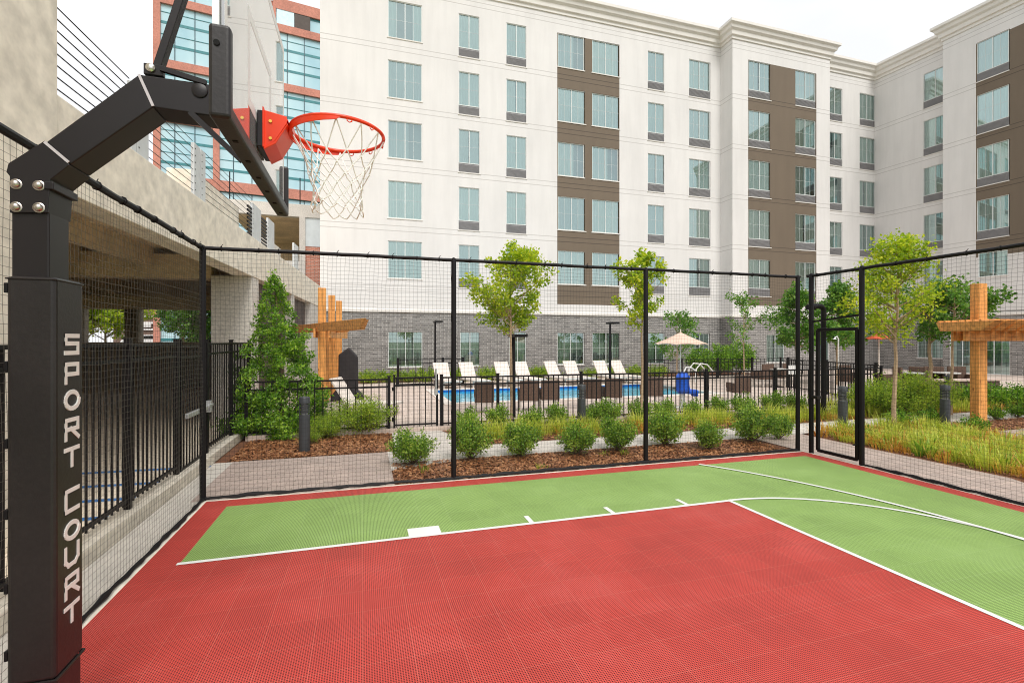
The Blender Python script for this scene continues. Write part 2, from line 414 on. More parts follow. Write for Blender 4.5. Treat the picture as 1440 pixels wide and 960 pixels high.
# ================================================================== sports netting
NH = 3.10
rnd = random.Random(3)
def netmesh(mb, p0, p1, z0, z1, sp=.052, r=.00115, seg=.5, sag=.02):
    """square mesh of thin cord hung between two ends, a little slack"""
    p0 = Vector(p0); p1 = Vector(p1); L = (p1-p0).length; e = (p1-p0)/L; nrm = Vector((-e.y, e.x, 0))
    def P(s, z):
        k = math.sin(math.pi*min(max((z-z0)/(z1-z0), 0), 1))
        w = sag*k*(math.sin(s*2.1)+.6*math.sin(s*5.3+z*2)) 
        dz = .010*math.sin(s*3.1+z*1.3)+.006*math.sin(s*7.7)
        ds = .010*math.sin(z*3.3+s*1.9)
        q = p0+e*(s+ds)+nrm*w
        return Vector((q.x, q.y, z+dz*k))
    def line(pts):
        vs = []; fs = []
        for q in pts: 
            vs += [q+nrm*r, q-nrm*r*.5+Vector((0, 0, r)), q-nrm*r*.5-Vector((0, 0, r))] if abs((pts[1]-pts[0]).z) < abs((pts[1]-pts[0]).x)+abs((pts[1]-pts[0]).y) else [q+nrm*r, q-nrm*r*.5+e*r, q-nrm*r*.5-e*r]
        for i in range(len(pts)-1):
            a = 3*i
            for k in range(3): fs.append((a+k, a+(k+1) % 3, a+3+(k+1) % 3, a+3+k))
        mb.add(vs, fs)
    nz = max(2, int((z1-z0)/.3)); ns = max(2, int(L/.3))
    s = sp/2
    while s < L:
        line([P(s, z0+(z1-z0)*i/nz) for i in range(nz+1)]); s += sp
    z = z0+sp/2
    while z < z1:
        line([P(L*i/ns, z) for i in range(ns+1)]); z += sp
def wob(p0, p1, n, a, r): 
    p0 = Vector(p0); p1 = Vector(p1)
    return [p0.lerp(p1, i/n)+Vector((rnd.uniform(-a, a), rnd.uniform(-a, a), rnd.uniform(-a, a)*.8)) for i in range(n+1)]
XL, XR, YF = -1.86, 7.46, 6.80
def bottom_roll(t, p0, p1, m=None):
    n = int((Vector(p1)-Vector(p0)).length/.12)
    pts = wob(p0, p1, n, .008, .02)
    MB().tube(pts, [.014+rnd.random()*.014 for _ in pts], 7).build('bottom_hem', m or black, t, smooth=True)
def ties(t, p0, p1, z):
    p0 = Vector(p0); p1 = Vector(p1); L = (p1-p0).length; s = .2
    while s < L:
        q = p0.lerp(p1, s/L); e = (p1-p0)/L; mb = MB()
        mb.tube([Vector((q.x, q.y, z))+Vector((0, 0, .03))*math.cos(a)+Vector((-e.y, e.x, 0))*.03*math.sin(a) for a in [i*math.pi/4 for i in range(8)]], .006, 4, closed=True)
        if rnd.random() < .5: mb.tube([Vector((q.x, q.y, z+.03)), Vector((q.x, q.y, z+.055))+e*.02], .004, 4)
        mb.build('rail_tie', black, t); s += rnd.uniform(.22, .5)
# far side
t = thing('sports_net_fence', 'long black net fence running across the far side of the court', 'net fence', (XL, YF, 0))
for i, x in enumerate((XL, onY(638, YF), onY(908, YF), onY(1123, YF)-.02)):
    MB().lathe([(.036, 0), (.036, NH-.02), (.03, NH+.02), (.012, NH+.035)], 12, x, YF).build('net_post', black, t, smooth=True)
MB().tube(wob((XL, YF, NH), (XR-.05, YF, NH), 40, .004, .02), .024, 8).build('top_rail', black, t, smooth=True)
ties(t, (XL, YF, 0), (XR, YF, 0), NH)
mb = MB(); netmesh(mb, (XL, YF, 0), (XR-.08, YF, 0), .05, NH); mb.build('netting', netm, t)
bottom_roll(t, (XL, YF-.02, .055), (XR-.1, YF-.02, .055))
# left side
t = thing('sports_net_fence', 'black net fence between the hoop pole and the parking garage', 'net fence', (XL, 1.0, 0))
for y in (3.75, .7):
    if y < 3: MB().lathe([(.036, 0), (.036, NH+.02)], 12, XL, y).build('net_post', black, t, smooth=True)
MB().tube(wob((XL, -2, NH), (XL, YF, NH), 40, .006, .02), .026, 8).build('top_rail', black, t, smooth=True)
ties(t, (XL, -2, 0), (XL, YF, 0), NH)
mb = MB(); netmesh(mb, (XL, -2, 0), (XL, YF-.04, 0), .05, NH); mb.build('netting', netlite, t)
bottom_roll(t, (XL+.015, -2, .05), (XL+.015, YF, .05))
# right side with its gate
t = thing('sports_net_fence', 'black net fence with a framed gate along the right side of the court', 'net fence', (XR, 3.0, 0))
GY = (onX(1141, XR), onX(1212, XR))
for y in GY+(2.6, -.6):
    MB().lathe([(.038, 0), (.038, NH-.02), (.03, NH+.03), (.012, NH+.045)], 12, XR, y).build('net_post', black, t, smooth=True)
MB().tube(wob((XR, YF-.1, NH), (XR, -3, NH), 40, .005, .02), .026, 8).build('top_rail', black, t, smooth=True)
ties(t, (XR, YF-.1, 0), (XR, -3, 0), NH)
mb = MB(); netmesh(mb, (XR, GY[1], 0), (XR, -3, 0), .05, NH); netmesh(mb, (XR, GY[0], 0), (XR, GY[1], 0), 2.35, NH)
netmesh(mb, (XR, YF, 0), (XR, GY[0], 0), .05, NH); mb.build('netting', netm, t)
bottom_roll(t, (XR-.015, GY[1]-.05, .05), (XR-.015, -3, .05))
g0, g1 = GY[0]-.13, GY[1]+.07
MB().bar((XR, GY[0], 2.30), (XR, GY[1], 2.38), .03, .03).build('lintel_rail', black, t)
gt = MB(); zt = 2.16
for a, b in (((g0, .10), (g0, zt)), ((g1, .10), (g1, zt)), ((g0, zt), (g1, zt)), ((g0, .10), (g1, .10))):
    gt.bar((XR, a[0], a[1]), (XR, b[0], b[1]), .05, .05, up=(1, 0, 0))
gt = gt.build('gate', black, t, bev=.006)
mb = MB(); netmesh(mb, (XR, g0, 0), (XR, g1, 0), .1, zt, sag=.005); mb.build('gate_netting', netm, gt)
mb = MB()
for z in (.32, 1.0, 1.85): mb.box(XR-.03, g1-.06, z, XR+.03, GY[1]+.0, z+.05)
mb.box(XR-.1, g1-.02, .33, XR+.1, g1+.01, .345)
mb.build('hinge', black, gt, bev=.004)
mb = MB(); mb.box(XR-.05, g0-.03, .98, XR+.05, g0+.1, 1.03); mb.build('latch', steelb, gt, bev=.004)

# ================================================================== basketball hoop
BY = 2.80            # centre line of the hoop
PYn, PYf = 2.72, 2.88  # near and far face of the steel
bh = thing('basketball_hoop', 'black padded basketball post with long angled arm, glass backboard and orange rim', 'basketball hoop', (-1.40, BY, 0))
def PN(u, v, Y=PYn):
    d = ray(u); Z = Y/d[1]; return (Z*d[0], hgt(v, Z))
# measured outlines on the near face (x, height)
xl, _ = PN(16, 300); xr, zb = PN(69, 300)
MB().box(xl, PYn, .0, xr, PYf, PN(40, 290)[1]).build('post', steelb, bh, bev=.006)
pl = [PN(16, 300), PN(69, 300), PN(73, 254), PN(100, 233), PN(65, 199), PN(14, 231), PN(11, 243), PN(16, 249)]
elbow = MB().prism(pl, PYn-.012, PYf+.012, 'y').build('elbow_plate', steelb, bh, bev=.003, fix=True)
arm = [PN(66, 200), PN(99, 232), PN(216, 151), PN(196, 105)]
a1 = MB().prism(arm, PYn-.004, PYf+.004, 'y').build('lower_arm', steelb, bh, bev=.005, fix=True)
ex = -.585
def PH(x, z): return (x, z)
pA, pB = PN(196, 105), PN(216, 151)
tA = PN(296, 119); bA = PN(296, 163)
kt = (tA[1]-pA[1])/(tA[0]-pA[0]); kb_ = (bA[1]-pB[1])/(bA[0]-pB[0])
arm2 = [pA, pB, (ex, pB[1]+kb_*(ex-pB[0])), (ex, pA[1]+kt*(ex-pA[0]))]
a2 = MB().prism(arm2, PYn-.002, PYf+.002, 'y').build('upper_arm', steelb, bh, bev=.005, fix=True)
wl = MB()
wl.bar((pA[0], PYn-.006, pA[1]-.003), (pB[0], PYn-.006, pB[1]+.003), .003, .012); wl.bar((PN(65,200)[0], PYn-.014, PN(65,200)[1]-.004), (PN(99,231)[0], PYn-.014, PN(99,231)[1]+.004), .003, .012)
wl.build('weld_seam', mat('bright_weld', (.62, .58, .6), .4, .3), a1)
for (u, v) in ((25, 260), (57, 262), (25, 292), (57, 293)):
    x, z = PN(u, v)
    bo = MB(Matrix.Translation((x, PYn-.010, z)) @ Matrix.Rotation(R(90), 4, 'X'))
    bo.lathe([(.023, 0), (.023, .003), (.018, .005), (.0175, .010), (.013, .016), (.007, .019), (.002, .020)], 18); bo.build('bolt', mat('zinc_bolt', (.55, .50, .45), .35, 1.0, var=.25, scale=60), bh, smooth=True)
# box under the elbow
q0 = PN(73, 254); MB().box(xr-.01, PYn-.02, q0[1]-.045, xr+.026, PYf+.02, q0[1]-.01).build('elbow_collar', steelb, bh, bev=.004)
# padding
py0, py1 = BY-.125, BY+.105
def PNy(u, v): d = ray(u); Z = py0/d[1]; return (Z*d[0], hgt(v, Z))
pxl = PNy(8, 0)[0]; pxr = PNy(78, 0)[0]
ptop = PNy(40, 388)[1]; pbot = .455
pad = MB().box(pxl, py0, pbot, pxr, py1, ptop).build('post_pad', padm, bh, bev=.018, bseg=3)
lp = MB().box(pxl+.006, py0+.006, .02, pxr-.004, py1-.004, pbot-.004).build('lower_pad', padm, bh, bev=.02, bseg=3)
sm = MB(); 
c = [(pxl, py0), (pxr, py0), (pxr, py1), (pxl, py1)]
sm.tube([Vector((x, y, pbot-.002)) for x, y in c], .008, 6, closed=True); sm.build('piping', padm, pad, smooth=True); sm = MB()
c2 = [(pxl+.006, py0-.001), (pxr-.006, py0-.001), (pxr+.001, py0+.006), (pxr+.001, py1-.006), (pxl, py1), (pxl, py0)]
sm.tube([Vector((x, y, ptop-.012)) for x, y in c2], .004, 6, closed=True)
sm.build('piping', padm, pad, smooth=True)
mb = MB()
for v in (404, 515, 625, 725, 830, 925):
    zc = PNy(8, v)[1]; mb.box(pxl-.014, py0+.01, zc-.022, pxl, py0+.07, zc+.022)
mb.build('strap', black, pad, bev=.003)
# lettering SPORT COURT, stacked down the court-facing side of the pad
def stroke(mb, pts, zc, yc, w=.116, h=.108, th=.0195, closed=False, lay=0):
    """polyline of flat strokes; letter box 0..1 in both directions"""
    P = [Vector((pxr, yc+(x-.5)*w, zc+(y-.5)*h)) for x, y in pts]
    n = len(P)
    for i in range(n if closed else n-1):
        a, b = P[i], P[(i+1) % n]; d = (b-a).normalized()
        a2, b2 = a-d*th*.5, b+d*th*.5
        nn = Vector((0, -d.z, d.y))*th*.5; up = Vector((.0022+.00025*i+.0004*lay, 0, 0)); dn = Vector((.0002, 0, 0))
        mb.add([a2-nn+up, b2-nn+up, b2+nn+up, a2+nn+up, a2-nn+dn, b2-nn+dn, b2+nn+dn, a2+nn+dn],
               [(0, 1, 2, 3), (4, 7, 6, 5), (0, 4, 5, 1), (1, 5, 6, 2), (2, 6, 7, 3), (3, 7, 4, 0)])
GL = {'S': [[(1, 1), (.05, 1), (.05, .55), (.95, .55), (.95, 0), (0, 0)]],
      'P': [[(.05, 0), (.05, 1), (.95, 1), (.95, .45), (.05, .45)]],
      'O': [[(.5+.5*math.cos(i*math.pi/8), .5+.5*math.sin(i*math.pi/8)) for i in range(16)]],
      'R': [[(.05, 0), (.05, 1), (.95, 1), (.95, .5), (.05, .5)], [(.45, .5), (1, 0)]],
      'T': [[(0, 1), (1, 1)], [(.5, 1), (.5, 0)]],
      'C': [[(1, 1), (.05, 1), (.05, 0), (1, 0)]],
      'U': [[(.03, 1), (.03, .25), (.25, 0), (.75, 0), (.97, .25), (.97, 1)]]}
yc = (py0+py1)/2+.012
def zat(v):   # height on the court-facing side
    d = ray(99); Z = pxr/d[0]; return hgt(v, Z)
for ch, v0, v1 in (('S', 469, 499), ('P', 509, 540), ('O', 548, 577), ('R', 587, 619), ('T', 628, 657), ('C', 686, 720), ('O', 732, 759), ('U', 765, 796), ('R', 806, 839), ('T', 848, 876)):
    za, zb_ = zat(v0), zat(v1)
    mb = MB()
    for li, pl_ in enumerate(GL[ch]):
        stroke(mb, pl_, (za+zb_)/2, yc, w=.108, h=(za-zb_)-.02, closed=(ch == 'O'), lay=li)
    mb.build('letter', mat('white_print', (.85, .84, .80), .5, var=.05, scale=20), pad)
# backboard
bx0, bx1 = -.55, -.475
byn, byf = 2.075, 3.60
bz0, bz1 = 2.84, 3.915
gz = MB().box(-.515, byn+.03, bz0+.02, -.503, byf-.02, bz1)
glass = gz.build('glass_board', glassmat('board_glass', (.97, .99, .98), .99, .40, white=.12), bh)
fr = MB()
fr.box(-.54, byn+.01, bz0+.01, -.517, byn+.05, bz1+.01); fr.box(-.54, byf-.04, bz0+.01, -.517, byf, bz1+.01)
fr.box(-.54, byn+.05, bz1-.03, -.517, byf-.04, bz1+.01); fr.box(-.54, byn+.05, bz0+.01, -.517, byf-.04, bz0+.05)
fr.build('board_frame', mat('pale_aluminium', (.72, .73, .72), .35, .4), glass)
mk = MB(); xm = -.5005
def mq(y0, z0_, y1, z1_): mk.box(-.5029, y0, z0_, -.5022, y1, z1_)
mq(byn+.03, bz1-.05, byf-.02, bz1); mq(byn+.03, bz0+.05, byn+.07, bz1-.05); mq(byf-.06, bz0+.05, byf-.02, bz1-.05)
ty0, ty1, tz0, tz1 = BY-.30, BY+.30, 3.05, 3.51
mq(ty0, tz0, ty0+.05, tz1); mq(ty1-.05, tz0, ty1, tz1); mq(ty0+.05, tz1-.05, ty1-.05, tz1); mq(ty0+.05, tz0, ty1-.05, tz0+.05)
mk.build('board_markings', mat('board_white', (.88, .88, .87), .4, var=.02), glass)
# edge padding along the bottom, turned up at both corners
pz = bz0-.04
e = MB()
prof = [(byn-.005, pz), (byf+.005, pz), (byf+.005, pz+.33), (byf-.035, pz+.33), (byf-.035, pz+.06), (byn+.045, pz+.06), (byn+.045, pz+.35), (byn-.005, pz+.35)]
ed = e.prism(prof, bx0, bx1, 'x').build('edge_pad', padm, bh, bev=.014, bseg=3, fix=True)
hl = MB()
for i in range(6):
    y = byn+.22+i*.24; hl.box(bx0+.03, y, pz-.003, bx0+.05, y+.02, pz+.004)
mmx = MB(Matrix.Translation(((bx0+bx1)/2-.008, byn-.006, pz+.275)) @ Matrix.Rotation(R(90), 4, 'X')); mmx.lathe([(.011, 0), (.011, .004)], 14)
hl.v += []; hb = hl.build('rivet_hole', mat('hole_black', (.002, .002, .002), .9), ed)
mmx.build('rivet_hole', MATS['hole_black'], ed)
# rear frame, struts and mounting plate
rf = MB()
for y in (PYn-.02, PYf-.02): rf.box(-.60, y, 2.95, -.552, y+.04, 3.16)
rf.box(-.60, PYn-.02, 2.93, -.552, PYf+.02, 2.97)
rf.build('rear_bracket', steelb, bh, bev=.003)
px, pz_ = PN(212, 96)
st = MB()
st.bar((px+.01, BY-.035, pz_), (-.665, BY-.035, 4.30), .034, .05, up=(0, 1, 0)); st.bar((-.665, BY-.035, 4.30), (-.545, BY-.035, 3.88), .03, .05, up=(0, 1, 0))
st.build('tension_strut', steelb, bh, bev=.003)
q1 = PN(226, 97); q2 = PN(290, 117)
MB().bar((q1[0], PYn+.0, q1[1]), (q2[0], PYn+.0, q2[1]), .022, .022, up=(0, 1, 0)).build('link_bar', steelb, bh)
mb = MB(); mb.box(px-.03, PYn-.0, pz_-.03, px+.05, PYn+.03, pz_+.022); mb.box(px-.03, PYf-.03, pz_-.03, px+.05, PYf, pz_+.022); mb.build('pivot_bracket', steelb, bh, bev=.003)
x_, z_ = PN(212, 96); mb = MB(Matrix.Translation((x_, PYn-.0, z_)) @ Matrix.Rotation(R(90), 4, 'X')); mb.lathe([(.02, 0), (.02, .008), (.013, .014), (.004, .016)], 14); mb.build('bolt', chrome, bh, smooth=True)
x_, z_ = PN(281, 128); mb = MB(Matrix.Translation((x_, PYn-.003, z_)) @ Matrix.Rotation(R(90), 4, 'X')); mb.lathe([(.035, 0), (.035, .004), (.031, .006)], 20); mb.build('pivot_cap', steelb, bh, smooth=True)
MB().bar((-.80, PYn+.01, pB[1]+.0), (-.575, PYn+.01, 2.86), .025, .025, up=(0, 1, 0)).build('lower_strut', steelb, bh)
# rim
RX, RZ, RR = -.124, 3.075, .236
mp_ = MB(); mp_.box(-.5, BY-.11, 2.93, -.47, BY+.11, 3.11); mp_.build('spacer_block', steelb, bh, bev=.003)
mp2 = MB(); mp2.box(-.56, BY-.10, 2.95, -.553, BY+.10, 3.12); mp2.build('back_plate', redpaint, bh)
rb = MB()
prof = [(-.47, 3.115), (-.365, 3.095), (-.365, 3.06), (-.42, 2.965), (-.47, 2.925)]
rb.prism(prof, BY-.105, BY-.098, 'y'); rb.prism(prof, BY+.098, BY+.105, 'y')
rb.prism([(-.47, 3.105), (-.36, 3.083), (-.36, 3.075), (-.47, 3.095)], BY-.098, BY+.098, 'y')
rb.prism([(-.47, 2.925), (-.42, 2.962), (-.36, 3.06), (-.36, 3.05), (-.415, 2.95), (-.47, 2.915)], BY-.112, BY+.112, 'y')
rb.box(-.475, BY-.12, 2.925, -.468, BY+.12, 3.125)
rim = rb.build('rim_bracket', redpaint, bh, bev=.003, fix=True)
for z in (2.985, 3.07):
    mb = MB(Matrix.Translation((-.44, BY-.105, z-.01)) @ Matrix.Rotation(R(90), 4, 'X')); mb.lathe([(.008, 0), (.008, .006)], 8); mb.build('bolt', mat('brass_bolt', (.8, .5, .1), .35, .8), rim)
rg = MB()
rg.tube([(RX+RR*math.cos(a), BY+RR*math.sin(a), RZ) for a in [i*2*math.pi/64 for i in range(64)]], .0095, 10, closed=True)
# flanged band that widens towards the bracket
vs = []; fs = []; N = 40
for i in range(N+1):
    a = R(85+190*i/N); k = math.sin(math.pi*i/N)**.35
    for rr, zz in ((RR+.009, RZ-.006), (RR+.009, RZ-.006-.034*k), (RR+.004, RZ-.006-.034*k), (RR+.004, RZ-.006)):
        vs.append((RX+rr*math.cos(a), BY+rr*math.sin(a), zz))
for i in range(N):
    for k in range(4): fs.append((4*i+k, 4*i+(k+1) % 4, 4*i+4+(k+1) % 4, 4*i+4+k))
rg.add(vs, fs)
rg.box(-.372, BY-.06, RZ-.03, -.345, BY+.06, RZ+.008)
rg = rg.build('rim', redpaint, bh, smooth=True)
nl = MB(); NN = 12
for k in range(NN):
    a = 2*math.pi*(k+.5)/NN
    nl.tube([(RX+(RR+.004)*math.cos(a)+.012*math.cos(b)*math.cos(a)*0+.013*math.sin(b)*-math.sin(a), BY+(RR+.004)*math.sin(a)+.013*math.sin(b)*math.cos(a), RZ-.012+.012*math.cos(b)) for b in [j*math.pi/3 for j in range(6)]], .003, 4, closed=True)
nl.build('net_hook', redpaint, rg)
# net
nn = MB(); levels = [(.0, RR), (-.125, .178), (-.185, .152), (-.238, .137), (-.288, .128), (-.335, .127), (-.378, .131), (-.41, .136)]
rn = random.Random(5)
def npnt(l, k):
    dz, r = levels[l]; a = 2*math.pi*(k+(0 if l % 2 == 0 else .5))/NN
    j = .010 if l else 0
    return Vector((RX+(r+rn.uniform(-j, j))*math.cos(a), BY+(r+rn.uniform(-j, j))*math.sin(a), RZ-.012+dz+rn.uniform(-j, j)*1.2))
PT = [[npnt(l, k) for k in range(NN)] for l in range(len(levels))]
for l in range(len(levels)-1):
    for k in range(NN):
        k2s = (k, (k-1) % NN) if l % 2 == 0 else (k, (k+1) % NN)
        for k2 in k2s:
            a, b = PT[l][k], PT[l+1][k2]; m_ = a.lerp(b, .5)+Vector((rn.uniform(-.004, .004), rn.uniform(-.004, .004), -.004 if l else .0))
            nn.tube([a, m_, b], .0033 if l else .0034, 5)
        if l: nn.tube([PT[l][k]+Vector((0, 0, .007)), PT[l][k]-Vector((0, 0, .007))], .0055, 6)
nn.build('net', rope, bh, smooth=True)
# ================================================================== hotel
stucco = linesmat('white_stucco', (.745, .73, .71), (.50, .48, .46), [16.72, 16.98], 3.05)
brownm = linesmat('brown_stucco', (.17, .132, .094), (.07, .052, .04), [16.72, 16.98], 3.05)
creamm = mat('cornice_stucco', (.77, .745, .70), .8, var=.04, scale=1)
gbrick = brickmat('grey_brick', (.15, .145, .14), (.27, .26, .25), (.46, .44, .41), .42, .105, 'XZ', .013)
framem = mat('window_frame', (.74, .78, .76), .5, var=.04)
grillem = mat('vent_grille', (.24, .235, .24), .6, var=.1, scale=3)
curt = mat('sheer_curtain', (.80, .98, .94), .9, var=.10, scale=2.2, kind='Object', stretch=(5, 1, .3))
curt_g = mat('green_curtain', (.80, .90, .80), .9, var=.2, scale=1.6, kind='Object', stretch=(5, 1, .3))
for m_ in (curt, curt_g):
    n_ = m_.node_tree; b_ = [q for q in n_.nodes if q.type == 'BSDF_PRINCIPLED'][0]; src = b_.inputs['Base Color'].links[0].from_socket
    oi = n_.nodes.new('ShaderNodeObjectInfo'); rr = ramp(n_, [(0, (.78, .80, .80)), (.5, (1.0, 1.02, 1.0)), (1, (1.12, 1.10, 1.04))]); n_.links.new(oi.outputs['Random'], rr.inputs[0])
    mm = n_.nodes.new('ShaderNodeMixRGB'); mm.blend_type = 'MULTIPLY'; mm.inputs[0].default_value = 1
    n_.links.new(src, mm.inputs[1]); n_.links.new(rr.outputs[0], mm.inputs[2]); n_.links.new(mm.outputs[0], b_.inputs['Base Color'])
darkroom = mat('room_behind_curtain', (.22, .29, .28), .9, var=.5, scale=.6)
wglass = glassmat('window_glass', (.90, 1.0, .98), .98, .30, rc=(.80, 1.0, 1.0))
stilem = mat('steel_lintel', (.07, .07, .07), .6)
hotel = thing('hotel_building', 'six-storey white hotel with brown panels and a grey brick ground floor behind the pool', 'hotel', (0, 25.5, 0))
TOPS = [19.27-3.05*i for i in range(5)]
wcache = {}
rw = random.Random(11)
def winproto(w, h, gr, var):
    """window with its glass, mullions, curtain; local x along the wall, y into the building"""
    k = (round(w, 1), round(h, 2), gr, var)
    if k in wcache: return wcache[k]
    f = MB(); t = .035; y0, y1 = .03, .09
    f.box(0, y0, h-t, w, y1, h); f.box(0, y0, 0, w, y1, t); f.box(0, y0, t, t, y1, h-t); f.box(w-t, y0, t, w, y1, h-t)
    f.box(w/2-.018, y0+.01, t, w/2+.018, y1, h-t)
    f.box(t, y0+.03, h*.5-.005, w-t, y1-.025, h*.5+.005)
    if w > 1.35:
        for x in (w*.26, w*.74): f.box(x-.006, y0+.028, t, x+.006, y1-.022, h-t)
    def mk(name, mb, m):
        me = bpy.data.meshes.new(name); me.from_pydata(mb.v, [], mb.f); me.materials.append(m); return me
    g = MB(); g.quad((t, .065, t), (w-t, .065, t), (w-t, .065, h-t), (t, .065, h-t))
    c = MB(); n = int(w/.028); lo, hi = .02, w-.02
    gap = {0: None, 1: (w*.44, w*.56), 2: (w*.25, w*.72), 3: (w*.6, w*.98), 4: (w*.3, w*.45)}[var]
    ph = rw.random()*6
    for i in range(n):
        xa = lo+(hi-lo)*i/n; xb = lo+(hi-lo)*(i+1)/n
        if gap and gap[0] < (xa+xb)/2 < gap[1]: continue
        ya = .118+.026*math.sin(xa*40+ph+1.5*math.sin(xa*5)); yb = .118+.026*math.sin(xb*40+ph+1.5*math.sin(xb*5))
        c.quad((xa, ya, .02), (xb, yb, .02), (xb, yb, h-.02), (xa, ya, h-.02))
    b = MB(); b.quad((0, .35, 0), (w, .35, 0), (w, .35, h), (0, .35, h))
    b.quad((0, .14, h), (w, .14, h), (w, .45, h), (0, .45, h)); b.quad((0, .14, 0), (w, .14, 0), (w, .45, 0), (0, .45, 0))
    r = dict(f=mk('window', f, framem), g=mk('pane', g, wglass), c=mk('curtain', c, curt), c2=mk('curtain', c, curt_g), b=mk('room_backing', b, darkroom))
    sl = MB(); sl.box(-.04, -.035, -gr-.05, w+.04, .03, -gr-.003); r['s'] = mk('sill', sl, creamm)
    if gr:
        q = MB(); q.box(0, .03, -gr, w, .12, -.02)
        for i in range(int(gr/.05)-1): q.box(.03, .015, -gr+.03+i*.05, w-.03, .03, -gr+.05+i*.05)
        r['q'] = mk('vent_grille', q, grillem)
    wcache[k] = r; return r
def addwin(parent, x, y, z, rz, w, h, gr=0, var=0, green=False):
    P = winproto(w, h, gr, var)
    def o(me, par, nm):
        q = bpy.data.objects.new(nm, me); COL.objects.link(q); q.parent = par; return q
    f = o(P['f'], parent, 'window'); pw = parent['_w']; f.location = (x-pw[0], y-pw[1], z-pw[2]); f.rotation_euler = (0, 0, rz)
    f.scale = (w/round(w, 1), 1, 1) if abs(w-round(w, 1)) > .01 else (1, 1, 1)
    for k, nm in (('g', 'pane'), ('c2' if green else 'c', 'curtain'), ('b', 'room_backing'), ('q', 'vent_grille'), ('s', 'sill')):
        if k in P: o(P[k], f, nm)
    return f
class Facade:
    def __init__(s, O, e, L, ztop, z0=0):
        s.O = Vector((*O, 0)); s.e = Vector((*e, 0)).normalized(); s.n = Vector((s.e.y, -s.e.x, 0)); s.L = L; s.z0 = z0; s.z1 = ztop
        s.ops = []; s.zones = []; s.M = Matrix(((s.e.x, -s.n.x, 0, s.O.x), (s.e.y, -s.n.y, 0, s.O.y), (0, 0, 1, 0), (0, 0, 0, 1)))
        s.rz = math.atan2(s.e.y, s.e.x)
    def s_at(s, u):
        d = ray(u); e = s.e; O = s.O  # O+e*s = d*Z
        det = e.x*(-d[1])+d[0]*e.y
        return (-O.x*(-d[1])+(-d[0])*O.y)/det if False else ((O.x*d[1]-O.y*d[0])/(e.y*d[0]-e.x*d[1]))
    def opening(s, u0, u1, z0, z1, gr=0, var=0, green=False, lintel=True, by_s=False):
        a, b = (u0, u1) if by_s else sorted((s.s_at(u0), s.s_at(u1)))
        s.ops.append((a, b, z0-gr, z1, z0, gr, var, green))
    def zone(s, a, b, z0, z1, m): s.zones.append((a, b, z0, z1, m))
    def build(s, parent, default, names):
        xs = sorted({0, s.L, *[round(v, 4) for o in s.ops for v in o[:2]], *[v for z in s.zones for v in z[:2]]})
        zs = sorted({s.z0, s.z1, *[v for o in s.ops for v in (o[2], o[3])], *[v for z in s.zones for v in z[2:4]]})
        xs = [x for x in xs if 0 <= x <= s.L]; zs = [z for z in zs if s.z0 <= z <= s.z1]
        mbs = {}; mats = {}
        for i in range(len(xs)-1):
            for j in range(len(zs)-1):
                a, b, c, d = xs[i], xs[i+1], zs[j], zs[j+1]
                if b-a < 1e-4 or d-c < 1e-4: continue
                mx, mz = (a+b)/2, (c+d)/2
                if any(o[0] < mx < o[1] and o[2] < mz < o[3] for o in s.ops): continue
                m = default
                for z in s.zones:
                    if z[0] < mx < z[1] and z[2] < mz < z[3]: m = z[4]
                mbs.setdefault(m.name, MB(s.M)).quad((a, 0, c), (b, 0, c), (b, 0, d), (a, 0, d)); mats[m.name] = m
        rv = mbs.setdefault(default.name, MB(s.M)); mats[default.name] = default
        for o in s.ops:
            a, b, c, d = o[0], o[1], o[2], o[3]; t = .14
            rv = mbs[default.name]
            for z in s.zones:
                if z[0] < (a+b)/2 < z[1] and z[2] < (c+d)/2 < z[3]: rv = mbs.setdefault(z[4].name, MB(s.M)); mats[z[4].name] = z[4]
            rv.quad((a, 0, c), (a, t, c), (b, t, c), (b, 0, c)); rv.quad((a, 0, d), (b, 0, d), (b, t, d), (a, t, d))
            rv.quad((a, 0, c), (a, 0, d), (a, t, d), (a, t, c)); rv.quad((b, 0, c), (b, t, c), (b, t, d), (b, 0, d))
        for k, mb in mbs.items(): mb.build(names.get(k, 'wall'), mats[k], parent)
        for o in s.ops:
            p = s.M @ Vector((o[0], 0, o[4])); addwin(parent, p.x, p.y, p.z, s.rz, o[1]-o[0], o[3]-o[4], o[5], o[6], o[7])
NAMES = {'white_stucco': 'stucco_wall', 'brown_stucco': 'brown_panel', 'grey_brick': 'brick_base'}
RT = 20.55
def vv(p=(.62, .16, .08, .07)):
    r = rw.random(); a = 0
    for i, q in enumerate(p):
        a += q
        if r < a: return i
    return 4
XL0 = onY(450, 25.5)
W1 = Facade((XL0, 25.5), (1, 0), 21.45-XL0, RT)
W1.zone(0, W1.L, 0, 3.45, gbrick)
pa, pb = W1.s_at(783.5), W1.s_at(871)
W1.zone(pa, pb, TOPS[4]-3.02, TOPS[0], brownm)
for i, T in enumerate(TOPS):
    W1.opening(545.5, 593.5, T-1.9, T, 0, 2 if i == 0 else vv((.6, .1, .05, .1)))
    W1.opening(645, 674, T-1.78, T, .48, vv()); W1.opening(712, 740, T-1.78, T, .48, vv())
    W1.opening(784.5, 822.5, T-1.88, T, 0, vv((.8, .1, .0, .1))); W1.opening(832.5, 870.5, T-1.88, T, 0, vv((.8, .1, .0, .1)))
    W1.opening(911, 934, T-1.78, T, .48, vv()); W1.opening(969, 999, T-1.78, T, .5, vv(), green=i > 2)
for (a, b) in ((546, 594), (647, 674), (716, 740), (784, 822), (833, 871), (911, 935), (972, 998)):
    W1.opening(a, b, .66, 2.46, 0, rw.choice([3, 4, 1, 0]), green=True)
W1.build(hotel, stucco, NAMES)
